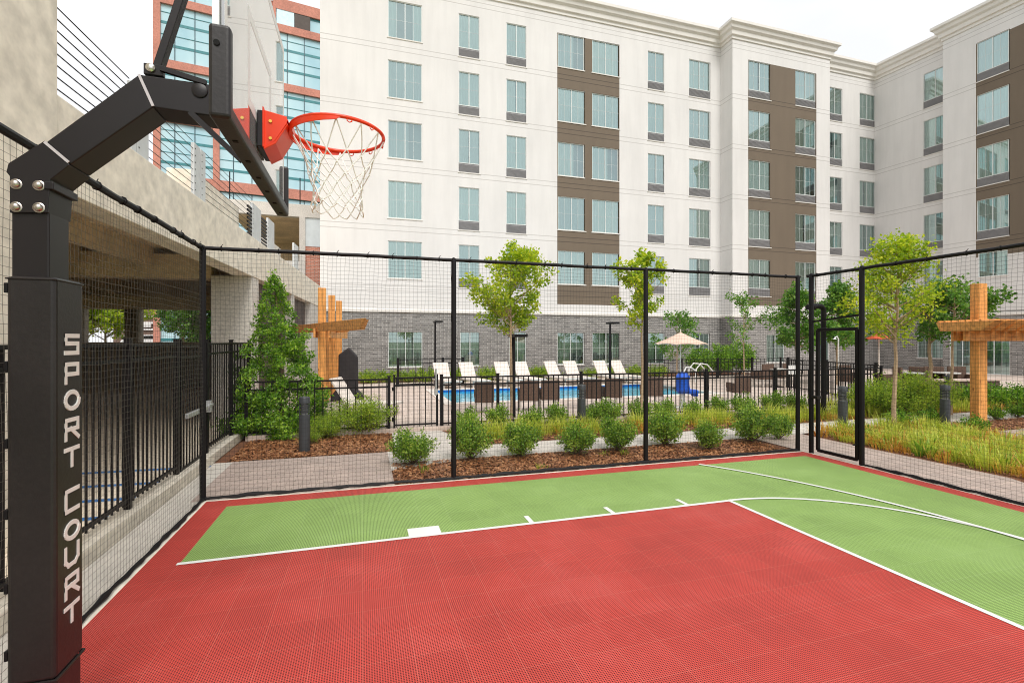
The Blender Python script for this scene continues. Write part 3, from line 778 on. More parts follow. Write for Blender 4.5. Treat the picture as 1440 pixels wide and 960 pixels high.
# projecting bay
BX0, BX1 = 21.45, onY(1167, 24.45)
W2 = Facade((BX0, 24.45), (1, 0), BX1-BX0, RT)
W2.zone(0, W2.L, 0, 3.45, gbrick)
s0, s1 = W2.s_at(1052), W2.s_at(1148)
W2.zone(s0, s1, TOPS[4]-2.9, TOPS[0]-.05, brownm)
for i, T in enumerate(TOPS):
    T -= .05
    W2.opening(1052.7, 1083, T-1.8, T, .47, vv(), green=i > 2); W2.opening(1118.5, 1147.3, T-1.8, T, .47, vv(), green=i > 0)
W2.opening(1078, 1103, .66, 2.4, 0, 1, green=True); W2.opening(1148, 1166, .66, 2.4, 0, 0, green=True)
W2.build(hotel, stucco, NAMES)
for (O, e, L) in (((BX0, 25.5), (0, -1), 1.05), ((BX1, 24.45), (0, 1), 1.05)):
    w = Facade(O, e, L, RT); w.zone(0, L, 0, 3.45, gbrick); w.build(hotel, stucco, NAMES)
W3 = Facade((BX1, 25.5), (1, 0), 34.5-BX1, RT)
W3.zone(0, W3.L, 0, 3.45, gbrick)
for i, T in enumerate(TOPS):
    W3.opening(1164.5, 1184.5, T-1.78, T, .48, vv(), green=True); W3.opening(1209, 1231-.8, T-1.78, T, .48, vv(), green=True)
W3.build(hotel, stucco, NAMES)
# right wing coming back towards the court
e4 = Vector((.1025, -1, 0)).normalized()
W4 = Facade((34.5, 25.5), (e4.x, e4.y), 0, RT); sb = W4.s_at(1339); W4.L = sb
W4.zone(0, W4.L, 0, 3.45, gbrick)
for i, T in enumerate(TOPS): W4.opening(1298.5, 1332, T-1.8, T, .47, vv(), green=True)
W4.opening(1290, 1330, .9, 2.6, 0, 4, green=True)
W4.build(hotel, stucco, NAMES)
c5 = W4.O+e4*sb+W4.n*1.0
w = Facade(((W4.O+e4*sb).x, (W4.O+e4*sb).y), (W4.n.x, W4.n.y), 1.0, RT); w.zone(0, 1, 0, 3.45, gbrick); w.build(hotel, stucco, NAMES)
W5 = Facade((c5.x, c5.y), (e4.x, e4.y), 16, RT)
W5.zone(0, W5.L, 0, 3.7, gbrick)
a, b = W5.s_at(1372.5), W5.s_at(1421)
W5.zone(a, a+2*(b-a)+1.9, TOPS[4]-.25, TOPS[0]-.05, brownm)
for i, T in enumerate(TOPS):
    hh = 1.8
    if i < 4:
        W5.opening(a+.03, b-.03, T-hh, T, .47, vv(), by_s=True); W5.opening(b+1.9, 2*b-a+1.9, T-hh, T, .47, vv(), by_s=True)
    else:
        W5.opening(a+.1, a+.1+1.3, T-hh+.4, T, 0, 1, green=True, by_s=True)
    W5.opening(12, 13.6, T-hh, T, .47, vv(), by_s=True)
# storefront on the ground floor of the wing
W5.opening(.35, 1.5, .1, 2.85, 0, 2, green=True, by_s=True); W5.opening(1.7, 3.1, .1, 2.85, 0, 2, by_s=True)
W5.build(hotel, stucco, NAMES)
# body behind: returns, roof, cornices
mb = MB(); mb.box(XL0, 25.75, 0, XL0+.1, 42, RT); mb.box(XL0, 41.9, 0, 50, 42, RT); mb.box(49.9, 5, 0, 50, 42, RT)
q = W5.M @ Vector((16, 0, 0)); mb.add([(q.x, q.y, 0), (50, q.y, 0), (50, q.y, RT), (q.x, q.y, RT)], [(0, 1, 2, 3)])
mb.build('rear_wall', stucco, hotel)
mb = MB(); mb.add([(XL0, 25.6, RT-.02), (50, 25.6, RT-.02), (50, 42, RT-.02), (XL0, 42, RT-.02)], [(0, 1, 2, 3)])
mb.add([(34.6, 25.6, RT-.02), (q.x+.1, q.y, RT-.02), (50, q.y, RT-.02), (50, 25.6, RT-.02)], [(0, 1, 2, 3)]); mb.add([(BX0, 24.5, RT-.02), (BX1, 24.5, RT-.02), (BX1, 25.6, RT-.02), (BX0, 25.6, RT-.02)], [(0, 1, 2, 3)])
mb.build('roof', mat('roof_membrane', (.5, .5, .48), .9), hotel)
path = [(XL0, 25.5), (BX0, 25.5), (BX0, 24.45), (BX1, 24.45), (BX1, 25.5), (34.5, 25.5), tuple((W4.O+e4*sb).xy), (c5.x, c5.y), (q.x, q.y)]
def miter(path, off):
    out = []
    P = [Vector(p) for p in path]
    for i, p in enumerate(P):
        ns = []
        for a, b in ((i-1, i), (i, i+1)):
            if a < 0 or b >= len(P): continue
            d = (P[b]-P[a]).normalized(); ns.append(Vector((d.y, -d.x)))
        if len(ns) == 1: out.append(p+ns[0]*off)
        else:
            k = (ns[0]+ns[1]).normalized(); out.append(p+k*off/max(.3, k.dot(ns[0])))
    return out
mb = MB()
prof = [(0.0, 20.30), (.06, 20.30), (.06, 20.46), (.16, 20.50), (.18, 20.72), (.30, 20.82), (.34, 20.98), (.46, 21.06), (.46, 21.22), (-.3, 21.24), (-.3, 20.56)]
rings = [miter(path, o_) for o_, z in prof]
n = len(path); vs = []; fs = []
for (o_, z), rg_ in zip(prof, rings): vs += [(p.x, p.y, z) for p in rg_]
for j in range(len(prof)-1):
    for i in range(n-1): fs.append((j*n+i, j*n+i+1, (j+1)*n+i+1, (j+1)*n+i))
mb.add(vs, fs); mb.build('cornice', creamm, hotel)
mb = MB(); o1 = miter(path, .002); o2 = miter(path, .07)
vs = []; fs = []
for rg_, z in ((o1, 3.42), (o2, 3.44), (o2, 3.58), (o1, 3.62)): vs += [(p.x, p.y, z) for p in rg_]
for j in range(3):
    for i in range(n-1): fs.append((j*n+i, j*n+i+1, (j+1)*n+i+1, (j+1)*n+i))
mb.add(vs, fs); mb.build('base_band', creamm, hotel)

# ================================================================== parking garage (left)
ga = math.atan(-.0645)
GL0 = Vector((-3.534, 0, 0)); ca, sa = math.cos(ga), math.sin(ga)
garage = thing('parking_garage', 'low beige concrete parking garage with open bay and cable railing on its top edge', 'parking garage', tuple(GL0), ga)
def gl(u):   # distance along the garage face
    d = ray(u); gx, gy = math.sin(-ga), math.cos(ga)
    # G0 + g*s = d*Z
    return (GL0.x*d[1]-GL0.y*d[0])/(gy*d[0]-gx*d[1])
garage['_w'] = (0, 0, 0)
SZ0, SZ1 = 3.6, 4.6
yT = gl(78); yE = 25.3
def gb(name, m, boxes, parent=garage, bev=0):
    mb = MB()
    for b in boxes: mb.box(*b)
    return mb.build(name, m, parent, rel=True, bev=bev)
gb('tower_wall', concrete, [(-.55, -4, 0.0, .02, yT, 11)], bev=.01)
gb('spandrel_beam', concrete, [(-.42, yT, SZ0, 0, yE, SZ1)], bev=.01)
y1a, y1b = gl(355.5), gl(363)
gb('column', pale_conc, [(-.95, y1a, 0, -.02, y1a+.62, SZ0-.003)], bev=.01)
for u0, u1 in ((411, 415), (437.5, 448)):
    a, b = gl(u0), gl(u1); gb('pilaster', pale_conc, [(-.5, a, 0, -.02, b, SZ0-.003)], bev=.01)
gb('column', pale_conc, [(-.95, yT-1.2, 0, -.56, yT, SZ0-.003)], bev=.01)
screen = mat('brown_metal_screen', (.10, .075, .065), .7, var=.4, scale=2, fine=30)
gb('infill_screen', screen, [(-.3, y1a+.62, .6, -.25, gl(411), SZ0-.003), (-.3, gl(415), .6, -.25, gl(437.5), SZ0-.003)])
gb('infill_wall', pale_conc, [(-.3, y1a+.62, 0, -.2, gl(437.5), .6)])
struct(sheet('garage_floor', [(-2.5, -4), (-2.5, 12.6), (-2.2, 12.6), (-2.2, 25), (-40, 25), (-40, -4)], .004, mat('garage_floor', (.84, .73, .58), .85, var=.12, scale=.5, fine=15)))
# ceiling with stems, girders and inner columns
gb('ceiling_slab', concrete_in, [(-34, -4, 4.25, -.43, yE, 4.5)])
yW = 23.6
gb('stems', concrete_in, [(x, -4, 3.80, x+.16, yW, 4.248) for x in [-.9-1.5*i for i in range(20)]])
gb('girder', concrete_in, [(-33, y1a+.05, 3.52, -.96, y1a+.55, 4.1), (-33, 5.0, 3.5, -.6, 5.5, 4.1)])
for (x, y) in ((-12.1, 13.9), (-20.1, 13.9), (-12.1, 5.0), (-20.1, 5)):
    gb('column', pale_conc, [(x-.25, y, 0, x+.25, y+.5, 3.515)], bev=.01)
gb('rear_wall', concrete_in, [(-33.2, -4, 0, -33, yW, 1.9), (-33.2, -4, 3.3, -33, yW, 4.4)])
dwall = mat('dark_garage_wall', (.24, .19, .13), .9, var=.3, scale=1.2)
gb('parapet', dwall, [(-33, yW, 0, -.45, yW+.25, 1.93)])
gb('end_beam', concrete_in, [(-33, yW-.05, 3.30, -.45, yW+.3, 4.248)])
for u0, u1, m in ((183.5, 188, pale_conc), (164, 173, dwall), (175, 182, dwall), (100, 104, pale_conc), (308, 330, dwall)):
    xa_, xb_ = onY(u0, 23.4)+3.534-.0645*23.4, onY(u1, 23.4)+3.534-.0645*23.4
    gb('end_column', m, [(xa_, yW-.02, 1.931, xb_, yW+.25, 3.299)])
# blue floor markings of the accessible bay
bm_ = MB()
for y in (6.5, 7.2, 7.9, 8.7): bm_.box(-9, y, .006, .7, y+.1, .010)
for i in range(6): bm_.bar((-8+i*1.2, 7.3, .012), (-7.2+i*1.2, 7.9, .012), .1, .003)
o = bm_.build('floor_marking', mat('blue_line_paint', (.06, .2, .5), .7, var=.2, scale=6), None, rel=True); o.location = GL0; o.rotation_euler = (0, 0, ga); struct(o)
# cable rail
lsteel = mat('galvanised_post', (.62, .64, .64), .5, .3, var=.06, scale=5)
def rpost(ya, yb, h=1.15):
    p = gb('railing_post', lsteel, [(-.25, ya, SZ1, -.19, yb, SZ1+h)], bev=.004)
    gb('cable_grommet', black, [(-.188, ya+.03, SZ1+.1+.13*i, -.184, ya+.06, SZ1+.115+.13*i) for i in range(8)], parent=p)
for u0, u1 in ((206, 213), (214, 229), (289, 297), (298, 304)): rpost(gl(u0), gl(u1), 1.12)
for u0, u1 in ((366, 377.5), (387, 395), (421, 427)): rpost(gl(u0), gl(u1), 1.05)
mb = MB()
for i in range(9):
    z = SZ1+.09+.132*i; mb.tube([(-.22, yT-.05, z), (-.22, gl(206), z)], .008, 5); mb.tube([(-.22, gl(229), z), (-.22, gl(289), z)], .006, 5); mb.tube([(-.22, gl(304), z), (-.22, gl(366), z)], .006, 5)
mb.build('railing_cables', black, garage, rel=True)
for ua, ub in ((361, 366), (378, 386)):
    mb = MB()
    for i in range(9): mb.box(-.24, gl(ua), SZ1+.05+.1*i, -.2, gl(ub), SZ1+.1+.1*i)
    mb.build('louvre_slats', black, garage, rel=True)
gb('upstand_wall', concrete, [(-.9, gl(305), SZ1-.01, -.42, gl(361), SZ1+.80)], bev=.01)
gb('upstand_wall', pale_conc, [(-.7, gl(396), SZ1-.01, -.43, gl(413), SZ1+.62)], bev=.01)
gb('wall_light', MATS['white_paint'], [(-8, 13.0, 3.4, -7.8, 14.2, 3.5)])

# ---- second garage block behind, left of the hotel
g2 = thing('parking_deck', 'distant parking deck with pale slab edges and red brick infill left of the hotel', 'parking deck', (-10, 34, 0))
def b2(name, m, boxes, bev=0):
    mb = MB()
    for b in boxes: mb.box(*b)
    return mb.build(name, m, g2, bev=bev)
xa, xb, xc = -8.3, onY(421, 34), 1
b2('slab_edge', pale_conc, [(xa, 34, 9.95, xc, 34.4, 10.75), (xa, 34.0, 6.6, xb, 34.4, 7.1)])
b2('slab', concrete_in, [(xa, 34.4, 10.3, xc, 50, 10.6), (xa, 34.4, 6.8, xb, 50, 7.05)])
b2('inner_wall', concrete_in, [(xa, 46, 0, xc, 46.3, 10.3)])
b2('pilaster', pale_conc, [(xb, 33.95, 0, xb+.35, 34.35, 9.945)])
b2('infill_panel', mat('pale_blue_panel', (.72, .78, .80), .6, var=.05), [(xb+.352, 34.1, 8.1, xc, 34.3, 9.945)])
b2('brick_infill', brickmat('red_brick', (.66, .24, .15), (.52, .18, .11), (.66, .50, .42), .25, .09, 'XZ', .012), [(xb+.352, 34.12, 4.9, xc, 34.32, 8.09)])
b2('lower_wall', concrete, [(xa, 34.05, 0, xb-.003, 34.3, 5.2)])
for x in (-8.2,): b2('column', pale_conc, [(x, 34.02, 5.2, x+.5, 34.4, 9.94)])

# ================================================================== office tower (far left)
twb = thing('office_tower', 'tall red brick and blue glass office tower rising behind the hoop', 'office building', (-7.5, 65, 0))
et = Vector((.989, .146, 0)).normalized()
TW = Facade((-7.5, 65), (et.x, et.y), 10, 44)
def ts(u): return TW.s_at(u)
redstone = mat('red_precast', (.56, .235, .17), .8, var=.12, scale=.4, fine=6)
tg, n_, b_, o_ = nt('tower_glass')
mp_ = coords(n_, 'World', (1, 1, .5)); t_ = noise(n_, mp_, .25, 3); r_ = ramp(n_, [(.3, (.34, .56, .64)), (.7, (.55, .76, .80))])
n_.links.new(t_.outputs[0], r_.inputs[0]); n_.links.new(r_.outputs[0], b_.inputs['Base Color']); b_.inputs['Roughness'].default_value = .05; b_.inputs['Specular IOR Level'].default_value = 1.0
tmul = mat('tower_mullion', (.05, .10, .12), .5); tband = mat('teal_spandrel', (.05, .22, .24), .3)
sL, sR = ts(216), ts(224)
sEnd = 30
def tb(name, m, boxes, parent=twb):
    mb = MB(TW.M)
    for b in boxes: mb.box(*b)
    return mb.build(name, m, parent)
def tz(v, u=420): d = ray(u); s = ts(u); p = TW.O+TW.e*s; return hgt(v, dep(p.x, p.y))
ZB = [tz(277), tz(205), tz(128), tz(48)]
ztop = tz(7)
bh_ = .95
s330 = ts(305)
tb('brick_pier', redstone, [(sL, -.3, 0, ts(226), 6, ztop+1.5), (ts(300), -.35, 0, ts(309), .2, ZB[1]+bh_)])
bands = [(sL, sEnd, ZB[0]-.4, ZB[0]+.8), (sL, s330, ZB[1]+.3, ZB[1]+1.2), (sL, sEnd, ZB[2]-.45, ZB[2]+.45), (sL, sEnd, ZB[3]-.4, ZB[3]+.5), (ts(384), sEnd, ztop-1.3, ztop)]
for a, b, c, d in bands: tb('brick_band', redstone, [(a if a != sL else ts(226), -.3, c, b, .1, d)])
tb('brick_pier', redstone, [(ts(381), -.32, ZB[3]+.5, ts(388), .1, ztop-1.3)])
secs = [(sL, sEnd, 0, ZB[0]), (sL, sEnd, ZB[0], ZB[2]), (sL, sEnd, ZB[2], ZB[3]), (sL, sEnd, ZB[3], ztop-1)]
for a, b, c, d in secs:
    p = tb('curtain_wall', tg, [(a, 0, c, b, .05, d)])
    mm = []; s = a
    while s < b: mm.append((s, -.06, c, s+.09, -.002, d)); s += 1.9
    tb('mullions', tmul, mm, p)
    sp = []; z = c+2.0
    while z < d-.5: sp.append((a, -.03, z, b, -.004, z+.30)); sp.append((a, -.05, z+1.25, b, -.003, z+1.31)); z += 2.45
    tb('spandrel_glass', tband, sp, p)
mdo = mat('dark_loggia_face', (.10, .08, .07), .8); mlp = mat('pale_blue_panel2', (.60, .76, .82), .4)  # plain dark brown boxes and pale blue panels of the top storey
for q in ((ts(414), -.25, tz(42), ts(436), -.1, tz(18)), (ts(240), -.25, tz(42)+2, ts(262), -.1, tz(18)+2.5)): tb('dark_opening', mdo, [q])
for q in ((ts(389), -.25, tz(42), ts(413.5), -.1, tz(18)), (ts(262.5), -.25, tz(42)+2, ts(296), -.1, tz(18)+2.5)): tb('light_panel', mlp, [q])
tb('core', redstone, [(sL, .1, 0, sEnd, 25, ztop-.3)])
# thin rooftop poles on the far deck
for u in (323, 422):
    x = onY(u, 34.2); mb = MB(); mb.tube([(x, 34.2, 10.75), (x, 34.2, 12.5)], .035, 6); o = mb.build('deck_pole', black, g2)

# ================================================================== things seen through the garage
def car(label, x, y, rz, m, sc=1):
    t = thing('parked_car', label, 'car', (x, y, .62), rz, 'cars parked beyond the garage')
    b = MB(); prof = [(-2.2, .35), (-2.25, .7), (-2.1, .95), (-1.35, 1.02), (-.75, 1.45), (.75, 1.5), (1.5, 1.02), (2.1, .98), (2.25, .8), (2.2, .35)]
    b.prism(prof, -.85, .85, 'y'); b.build('body', m, t, rel=True, bev=.08, fix=True)
    w = MB(); w.prism([(-1.2, 1.04), (-.72, 1.38), (.70, 1.43), (1.32, 1.04)], -.86, -.853, 'y'); w.prism([(-1.2, 1.04), (-.72, 1.38), (.70, 1.43), (1.32, 1.04)], .853, .86, 'y'); w.build('window', MATS['hole_black'], t, rel=True)
    for sx in (-1.35, 1.35):
        for sy in (-.8, .8):
            k = MB(Matrix.Translation((sx, sy, .33)) @ Matrix.Rotation(R(90), 4, 'X')); k.lathe([(.33, -.1), (.33, .1)], 16); k.build('wheel', MATS['hole_black'], t, rel=True)
    return t
struct(MB().prism([(-120, 28), (-9, 28), (-9, 120), (-120, 120)], -.02, 1.2).build('raised_street', mat('asphalt2', (.12, .12, .11), .9)))
def atd(u, D): d = ray(u); return d[0]*D, d[1]*D
for u, D, rz, lab in ((206, 56, 10, 'white car beyond the garage, left of the two'), (231, 60, 5, 'white car beyond the garage, right of the two'), (297, 42, 0, 'dark car beyond the garage near its outer column')):
    x, y = atd(u, D); c_ = car(lab, x, y, R(rz), white if u < 250 else MATS['hole_black']); c_.location.z = 1.2
x, y = atd(220, 68); t = thing('apartment_building', 'brown and white banded building seen far through the garage opening', 'building', (x, y, 1.2))
mb = MB(); mb.box(x-5, y, 1.2, x+4.2, y+9, 9); mb.build('wall', mat('banded_brown', (.20, .13, .10), .8, var=.3), t)
for z in (2.6, 3.5, 4.4, 5.3): mb = MB(); mb.box(x-4.2, y-.25, z, x+4, y-.01, z+.25); mb.build('balcony_edge', white, t)
for dx, dz in ((-1.6, 3.9), (-.2, 3.0), (.1, 4.7)): mb = MB(); mb.box(x+dx, y-.4, dz, x+dx+1.1, y-.27, dz+.6); mb.build('panel', white, t)
# ================================================================== fences of the site
def picket_fence(t, p0, p1, z0, z1, sp=.115, posts=(), rails=(.0, .17), pr=.009, parts=True, bot=.1, pw=.03):
    p0 = Vector((*p0, 0)); p1 = Vector((*p1, 0)); L = (p1-p0).length; e = (p1-p0)/L
    mb = MB(); s = sp/2
    while s < L:
        q = p0+e*s; mb.bar((q.x, q.y, z0+.05), (q.x, q.y, z1), pr*2, pr*2, up=(e.y, -e.x, 0)); s += sp
    mb.build('pickets', black, t)
    for zz in (z1-.01, z1-rails[1], z0+bot):
        mb = MB(); mb.bar((p0.x, p0.y, zz), (p1.x, p1.y, zz), .034, .034); mb.build('rail', black, t)
    for s in posts:
        q = p0+e*s; mb = MB(); mb.box(q.x-pw, q.y-pw, z0, q.x+pw, q.y+pw, z1+.05); mb.box(q.x-pw-.008, q.y-pw-.008, z1+.05, q.x+pw+.008, q.y+pw+.008, z1+.066); mb.build('post', black, t)
FX = -2.40
t = thing('picket_fence', 'tall black picket fence standing on the kerb beside the parking garage', 'fence', (FX, 3, .17))
ya, yb = onX(249, FX), onX(289, FX)
picket_fence(t, (FX, -2), (FX, ya), .17, 1.93, .12, posts=(onX(180, FX)+2, 5.2, 2.6, ya+2-.02))
picket_fence(t, (FX, yb), (FX, 12.1), .17, 1.93, .12, posts=(.03, onX(325, FX)-yb, 12.1-yb-.03))
t = thing('picket_gate', 'black picket gate with pale push bar in the fence beside the garage', 'gate', (FX, ya+.05, .05))
picket_fence(t, (FX, ya+.08), (FX, yb-.06), .08, 1.90, .12, posts=(.03, yb-ya-.17), pw=.022)
gm = mat('latch_aluminium', (.55, .56, .56), .4, .5)
mb = MB(); mb.box(FX+.03, ya+.2, .88, FX+.075, yb-.1, .95); mb.build('push_bar', gm, t, bev=.008)
mb = MB(); mb.box(FX+.03, yb-.12, .84, FX+.1, yb-.02, 1.02); mb.box(FX+.08, yb-.2, .93, FX+.11, yb+.02, .97); mb.build('latch_box', gm, t, bev=.006)
FY = 10.8
GX_0, GX_1 = onY(549, FY), onY(619, FY)
t = thing('pool_fence', 'low black metal fence around the pool, left of its gate', 'fence', (-.5, FY, .05))
picket_fence(t, (-2.3, FY), (GX_0, FY), .05, 1.16, .16, posts=(.1, GX_0+2.3-.03))
t = thing('pool_fence', 'long low black metal fence in front of the pool, right of its gate', 'fence', (7, FY, .05))
xe = onY(1240, FY)
picket_fence(t, (GX_1, FY), (xe, FY), .05, 1.17, .125, posts=[0.03]+[onY(u, FY)-GX_1 for u in (700, 817, 993, 1090, 1160)]+[xe-GX_1-.03])
t = thing('pool_gate', 'black metal pool gate at the top of the concrete walk', 'gate', (GX_0+.1, FY, .05))
picket_fence(t, (GX_0+.06, FY), (GX_1-.05, FY), .06, 1.18, .125, posts=(.02, GX_1-GX_0-.13), pw=.02)
mb = MB(); mb.tube([(GX_1-.1, FY-.03, .78), (GX_1-.1, FY-.04, 1.36)], .022, 8); mb.box(GX_1-.13, FY-.05, .80, GX_1-.06, FY+.03, .92); mb.build('latch', gm, t)
for z in (.25, .9): mb = MB(); mb.box(GX_0+.03, FY-.04, z, GX_0+.1, FY-.02, z+.08); mb.build('hinge', black, t)
t = thing('side_fence', 'black picket fence turning away beyond the pool fence end', 'fence', (xe, FY, .05))
picket_fence(t, (xe, FY+.1), (xe+1.6, FY+5), .05, 1.25, .13, posts=(.1, 2.5, 5.0))
t = thing('equipment_railing', 'short black railing near the hotel wall behind the pool deck', 'railing', (3, 21, .1))
picket_fence(t, (onY(558, 20.6), 20.6), (onY(649, 20.6), 20.6), .10, 1.22, .30, posts=(.05, 1.9, 2.75), pw=.05)
t = thing('equipment_railing', 'black railing in front of the dark shrubs behind the beige parasol', 'railing', (12, 20.9, .1))
picket_fence(t, (onY(905, 21.2), 21.2), (onY(1130, 21.2), 21.2), .10, 1.05, .26, posts=(.05, 2.2, 4.4, 6.6, 8.5), pw=.04)

# ================================================================== foliage
rf = random.Random(21)
lf_shrub = leafmat('shrub_leaf', (.04, .11, .012), (.18, .33, .035), (.62, .70, .13), .35)
lf_spirea = leafmat('spirea_leaf', (.06, .14, .015), (.24, .37, .035), (.58, .66, .08), .4)
lf_dark = leafmat('evergreen_leaf', (.02, .075, .010), (.13, .29, .022), (.46, .64, .07), .32)
lf_tree = leafmat('young_maple_leaf', (.09, .20, .015), (.34, .46, .035), (.76, .72, .07), .5)
lf_tree2 = leafmat('green_tree_leaf', (.035, .10, .015), (.10, .24, .03), (.30, .46, .07), .4)
lf_grass = leafmat('grass_blade', (.14, .24, .03), (.46, .54, .07), (.78, .72, .18), .4)
lf_rust = leafmat('rust_perennial', (.40, .14, .03), (.62, .34, .07), (.58, .50, .10), .3)
barkm = mat('bark', (.42, .30, .19), .9, var=.3, scale=6, fine=30, stretch=(3, 3, 1), kind='Object')
barkd = mat('dark_bark', (.16, .11, .07), .9, var=.3, scale=6)
def leaf(vs, fs, p, L, W, rnd, up=.3):
    d = Vector((rnd.gauss(0, 1), rnd.gauss(0, 1), rnd.gauss(up, .8))).normalized()
    a = d.cross(Vector((rnd.gauss(0, 1), rnd.gauss(0, 1), rnd.gauss(0, 1)))).normalized(); n = a.cross(d)
    o = len(vs)
    vs += [p, p+d*L*.5+a*W*.5+n*L*.06, p+d*L, p+d*L*.5-a*W*.5+n*L*.06]; fs.append((o, o+1, o+2, o+3))
def clump_leaves(rnd, centres, n, L, W, up=.3):
    """centres: (point, radius); leaves crowd towards each clump's shell"""
    vs = []; fs = []; tot = sum(r**2 for _, r in centres)
    for c, r in centres:
        for _ in range(int(n*r*r/tot)):
            d = Vector((rnd.gauss(0, 1), rnd.gauss(0, 1), rnd.gauss(0, 1))).normalized()
            p = Vector(c)+d*r*(rnd.random()**.45)
            if p.z < .02: p.z = .02+rnd.random()*.05
            leaf(vs, fs, p, L*rnd.uniform(.6, 1.3), W*rnd.uniform(.6, 1.2), rnd, up)
    return vs, fs
def meshobj(name, vs, fs, m, parent=None):
    mb = MB(); mb.v = [tuple(v) for v in vs]; mb.f = fs
    return mb.build(name, m, parent, rel=True)
def make_shrub(name, label, cat, w, h, n, m, seed, L=.045, W=.026, twigs=24, spike=.12, group=None):
    r = random.Random(seed); t = thing(name, label, cat, (0, 0, 0), 0, group)
    tw = MB(); cs_ = []
    for i in range(twigs):
        a = r.uniform(0, 6.283); ph = math.acos(1-r.random()*.95); 
        d = Vector((math.cos(a)*math.sin(ph)*w/2, math.sin(a)*math.sin(ph)*w/2, h*.42+math.cos(ph)*h*.5))
        d *= r.uniform(.82, 1.08); 
        tw.tube([(0, 0, 0), d*.5+Vector((r.uniform(-.02, .02), r.uniform(-.02, .02), 0)), d], [.008, .005, .002], 4)
        for k in (1, .78, .55): cs_.append((d*k+Vector((0, 0, .02)), w*spike*r.uniform(.8, 1.25)))
    for i in range(10):
        cs_.append(((r.uniform(-.25, .25)*w, r.uniform(-.25, .25)*w, h*r.uniform(.25, .6)), w*.2))
    vs, fs = clump_leaves(r, cs_, n, L, W, .5)
    meshobj('foliage', vs, fs, m, t); tw.build('stem', barkd, t, rel=True)
    return t
protos = [make_shrub('round_shrub', 'x', 'shrub', .66, .60, 4600, lf_shrub, 30+i, spike=.155, twigs=30) for i in range(3)]
for p in protos: p.location = (0, 0, 0)
used = set()
def put(pi, loc, label, group, sc=1, rz=None, lst=None):
    lst = lst or protos; p = lst[pi % len(lst)]
    rz = rf.uniform(0, 6.28) if rz is None else rz
    if p.name not in used:
        used.add(p.name); p.location = loc; p.rotation_euler = (0, 0, rz); p['label'] = label; p['group'] = group
        p.scale = sc if isinstance(sc, tuple) else (sc, sc, sc); return p
    return dup(p, loc, rz, label, group, sc)
rowu = [(583, 608, 662), (668, 594, 655), (740, 597, 651), (820, 598, 648), (880, 587, 642), (948, 582, 634), (1012, 597, 640), (1073, 574, 629), (1112, 585, 625)]
for i, (u, vt, vb) in enumerate(rowu):
    x, y = gp(u, vb-3); h = (vb-vt)*dep(x, y)/F
    lab = ['leafy shrub at the left end of the mulch row behind the court net', 'shrub in the mulch row just right of the second net post'][i] if i < 2 else \
        'green shrub, %s from the left in the court mulch row' % ORD[i]
    if i == 8: lab = 'green shrub at the right end of the mulch row, by the corner net posts'
    k_ = h/.60*.95; wv = (1.12, .98, 1.04, 1.1, .94, 1.08, .96, 1.12, .9)[i]; put(i*2+i//3, (x, y+.28, 0), lab, 'shrubs in the mulch row behind the court', (k_*wv, k_*wv*.96, k_))
fu = [655, 698, 745, 782, 832, 858, 900, 932, 972, 1010, 1048, 1085, 1120]
small = [make_shrub('small_shrub', 'x', 'shrub', .52, .54, 2700, lf_shrub, 60+i, .042, .026, 22, .16) for i in range(2)]
for i, u in enumerate(fu):
    Y = 10.30+.12*math.sin(i*2.3); x = onY(u, Y)
    put(i, (x, Y, 0), 'small shrub, %s from the left at the foot of the pool fence' % ORD[i], 'small shrubs at the foot of the pool fence', rf.uniform(1.0, 1.22), lst=small)
big = make_shrub('spirea_shrub', 'wide yellow green shrub in the mulch left of the pool gate', 'shrub', 1.25, .80, 8500, lf_spirea, 77, .046, .022, 54, .105)
x, y = gp(513, 616); big.location = (x, y+.45, 0)
b3 = make_shrub('low_shrub', 'low yellow green shrub between the evergreen and the wide shrub', 'shrub', .85, .5, 2600, lf_spirea, 78, .04, .018, 30, .1)
x, y = gp(452, 612); b3.location = (x, y+.4, 0)
b4 = dup(big, (onY(485, 10.5)-.35, 10.6, 0), 1.4, 'partly hidden shrub at the foot of the pool fence under the pergola post', None, .62)
b5 = dup(b3, (onY(434, 9.9), 10.0, 0), 2.4, 'small dark-leaved shrub right behind the left bollard', None, .6)
# conical evergreen
t = thing('conical_evergreen', 'tall bushy cone shaped evergreen in front of the garage column', 'evergreen', (*gp(388, 618), 0))
t.location.y += .7; t['_w'] = tuple(t.location)
r = random.Random(5); cs_ = []
H = hgt(383, dep(t.location.x, t.location.y))
for i in range(330):
    z = r.random()**1.35*.97; k = (z*1.0)
    rad = 1.22*(1-z)**.74*(1.0 if z > .12 else .8+z*1.6)
    a = r.uniform(0, 6.283); rr = rad*math.sqrt(r.uniform(.15, 1))*r.uniform(.75, 1.12)
    sh = -.16*z  # the tip leans left
    cs_.append(((rr*math.cos(a)+sh, rr*math.sin(a), .1+z*(H-.12)), .06+.13*(1-z)*r.uniform(.7, 1.4)))
for i in range(26): cs_.append((((-.16)*(i/26)+r.uniform(-.03, .03), 0, .2+(H-.2)*i/25), .07))
vs, fs = clump_leaves(r, cs_, 30000, .066, .038, .5)
meshobj('foliage', vs, fs, lf_dark, t)
MB().tube([(0, 0, 0), (0, 0, H*.5), (-.14, 0, H*.95)], [.06, .04, .01], 8).build('trunk', barkd, t, rel=True)
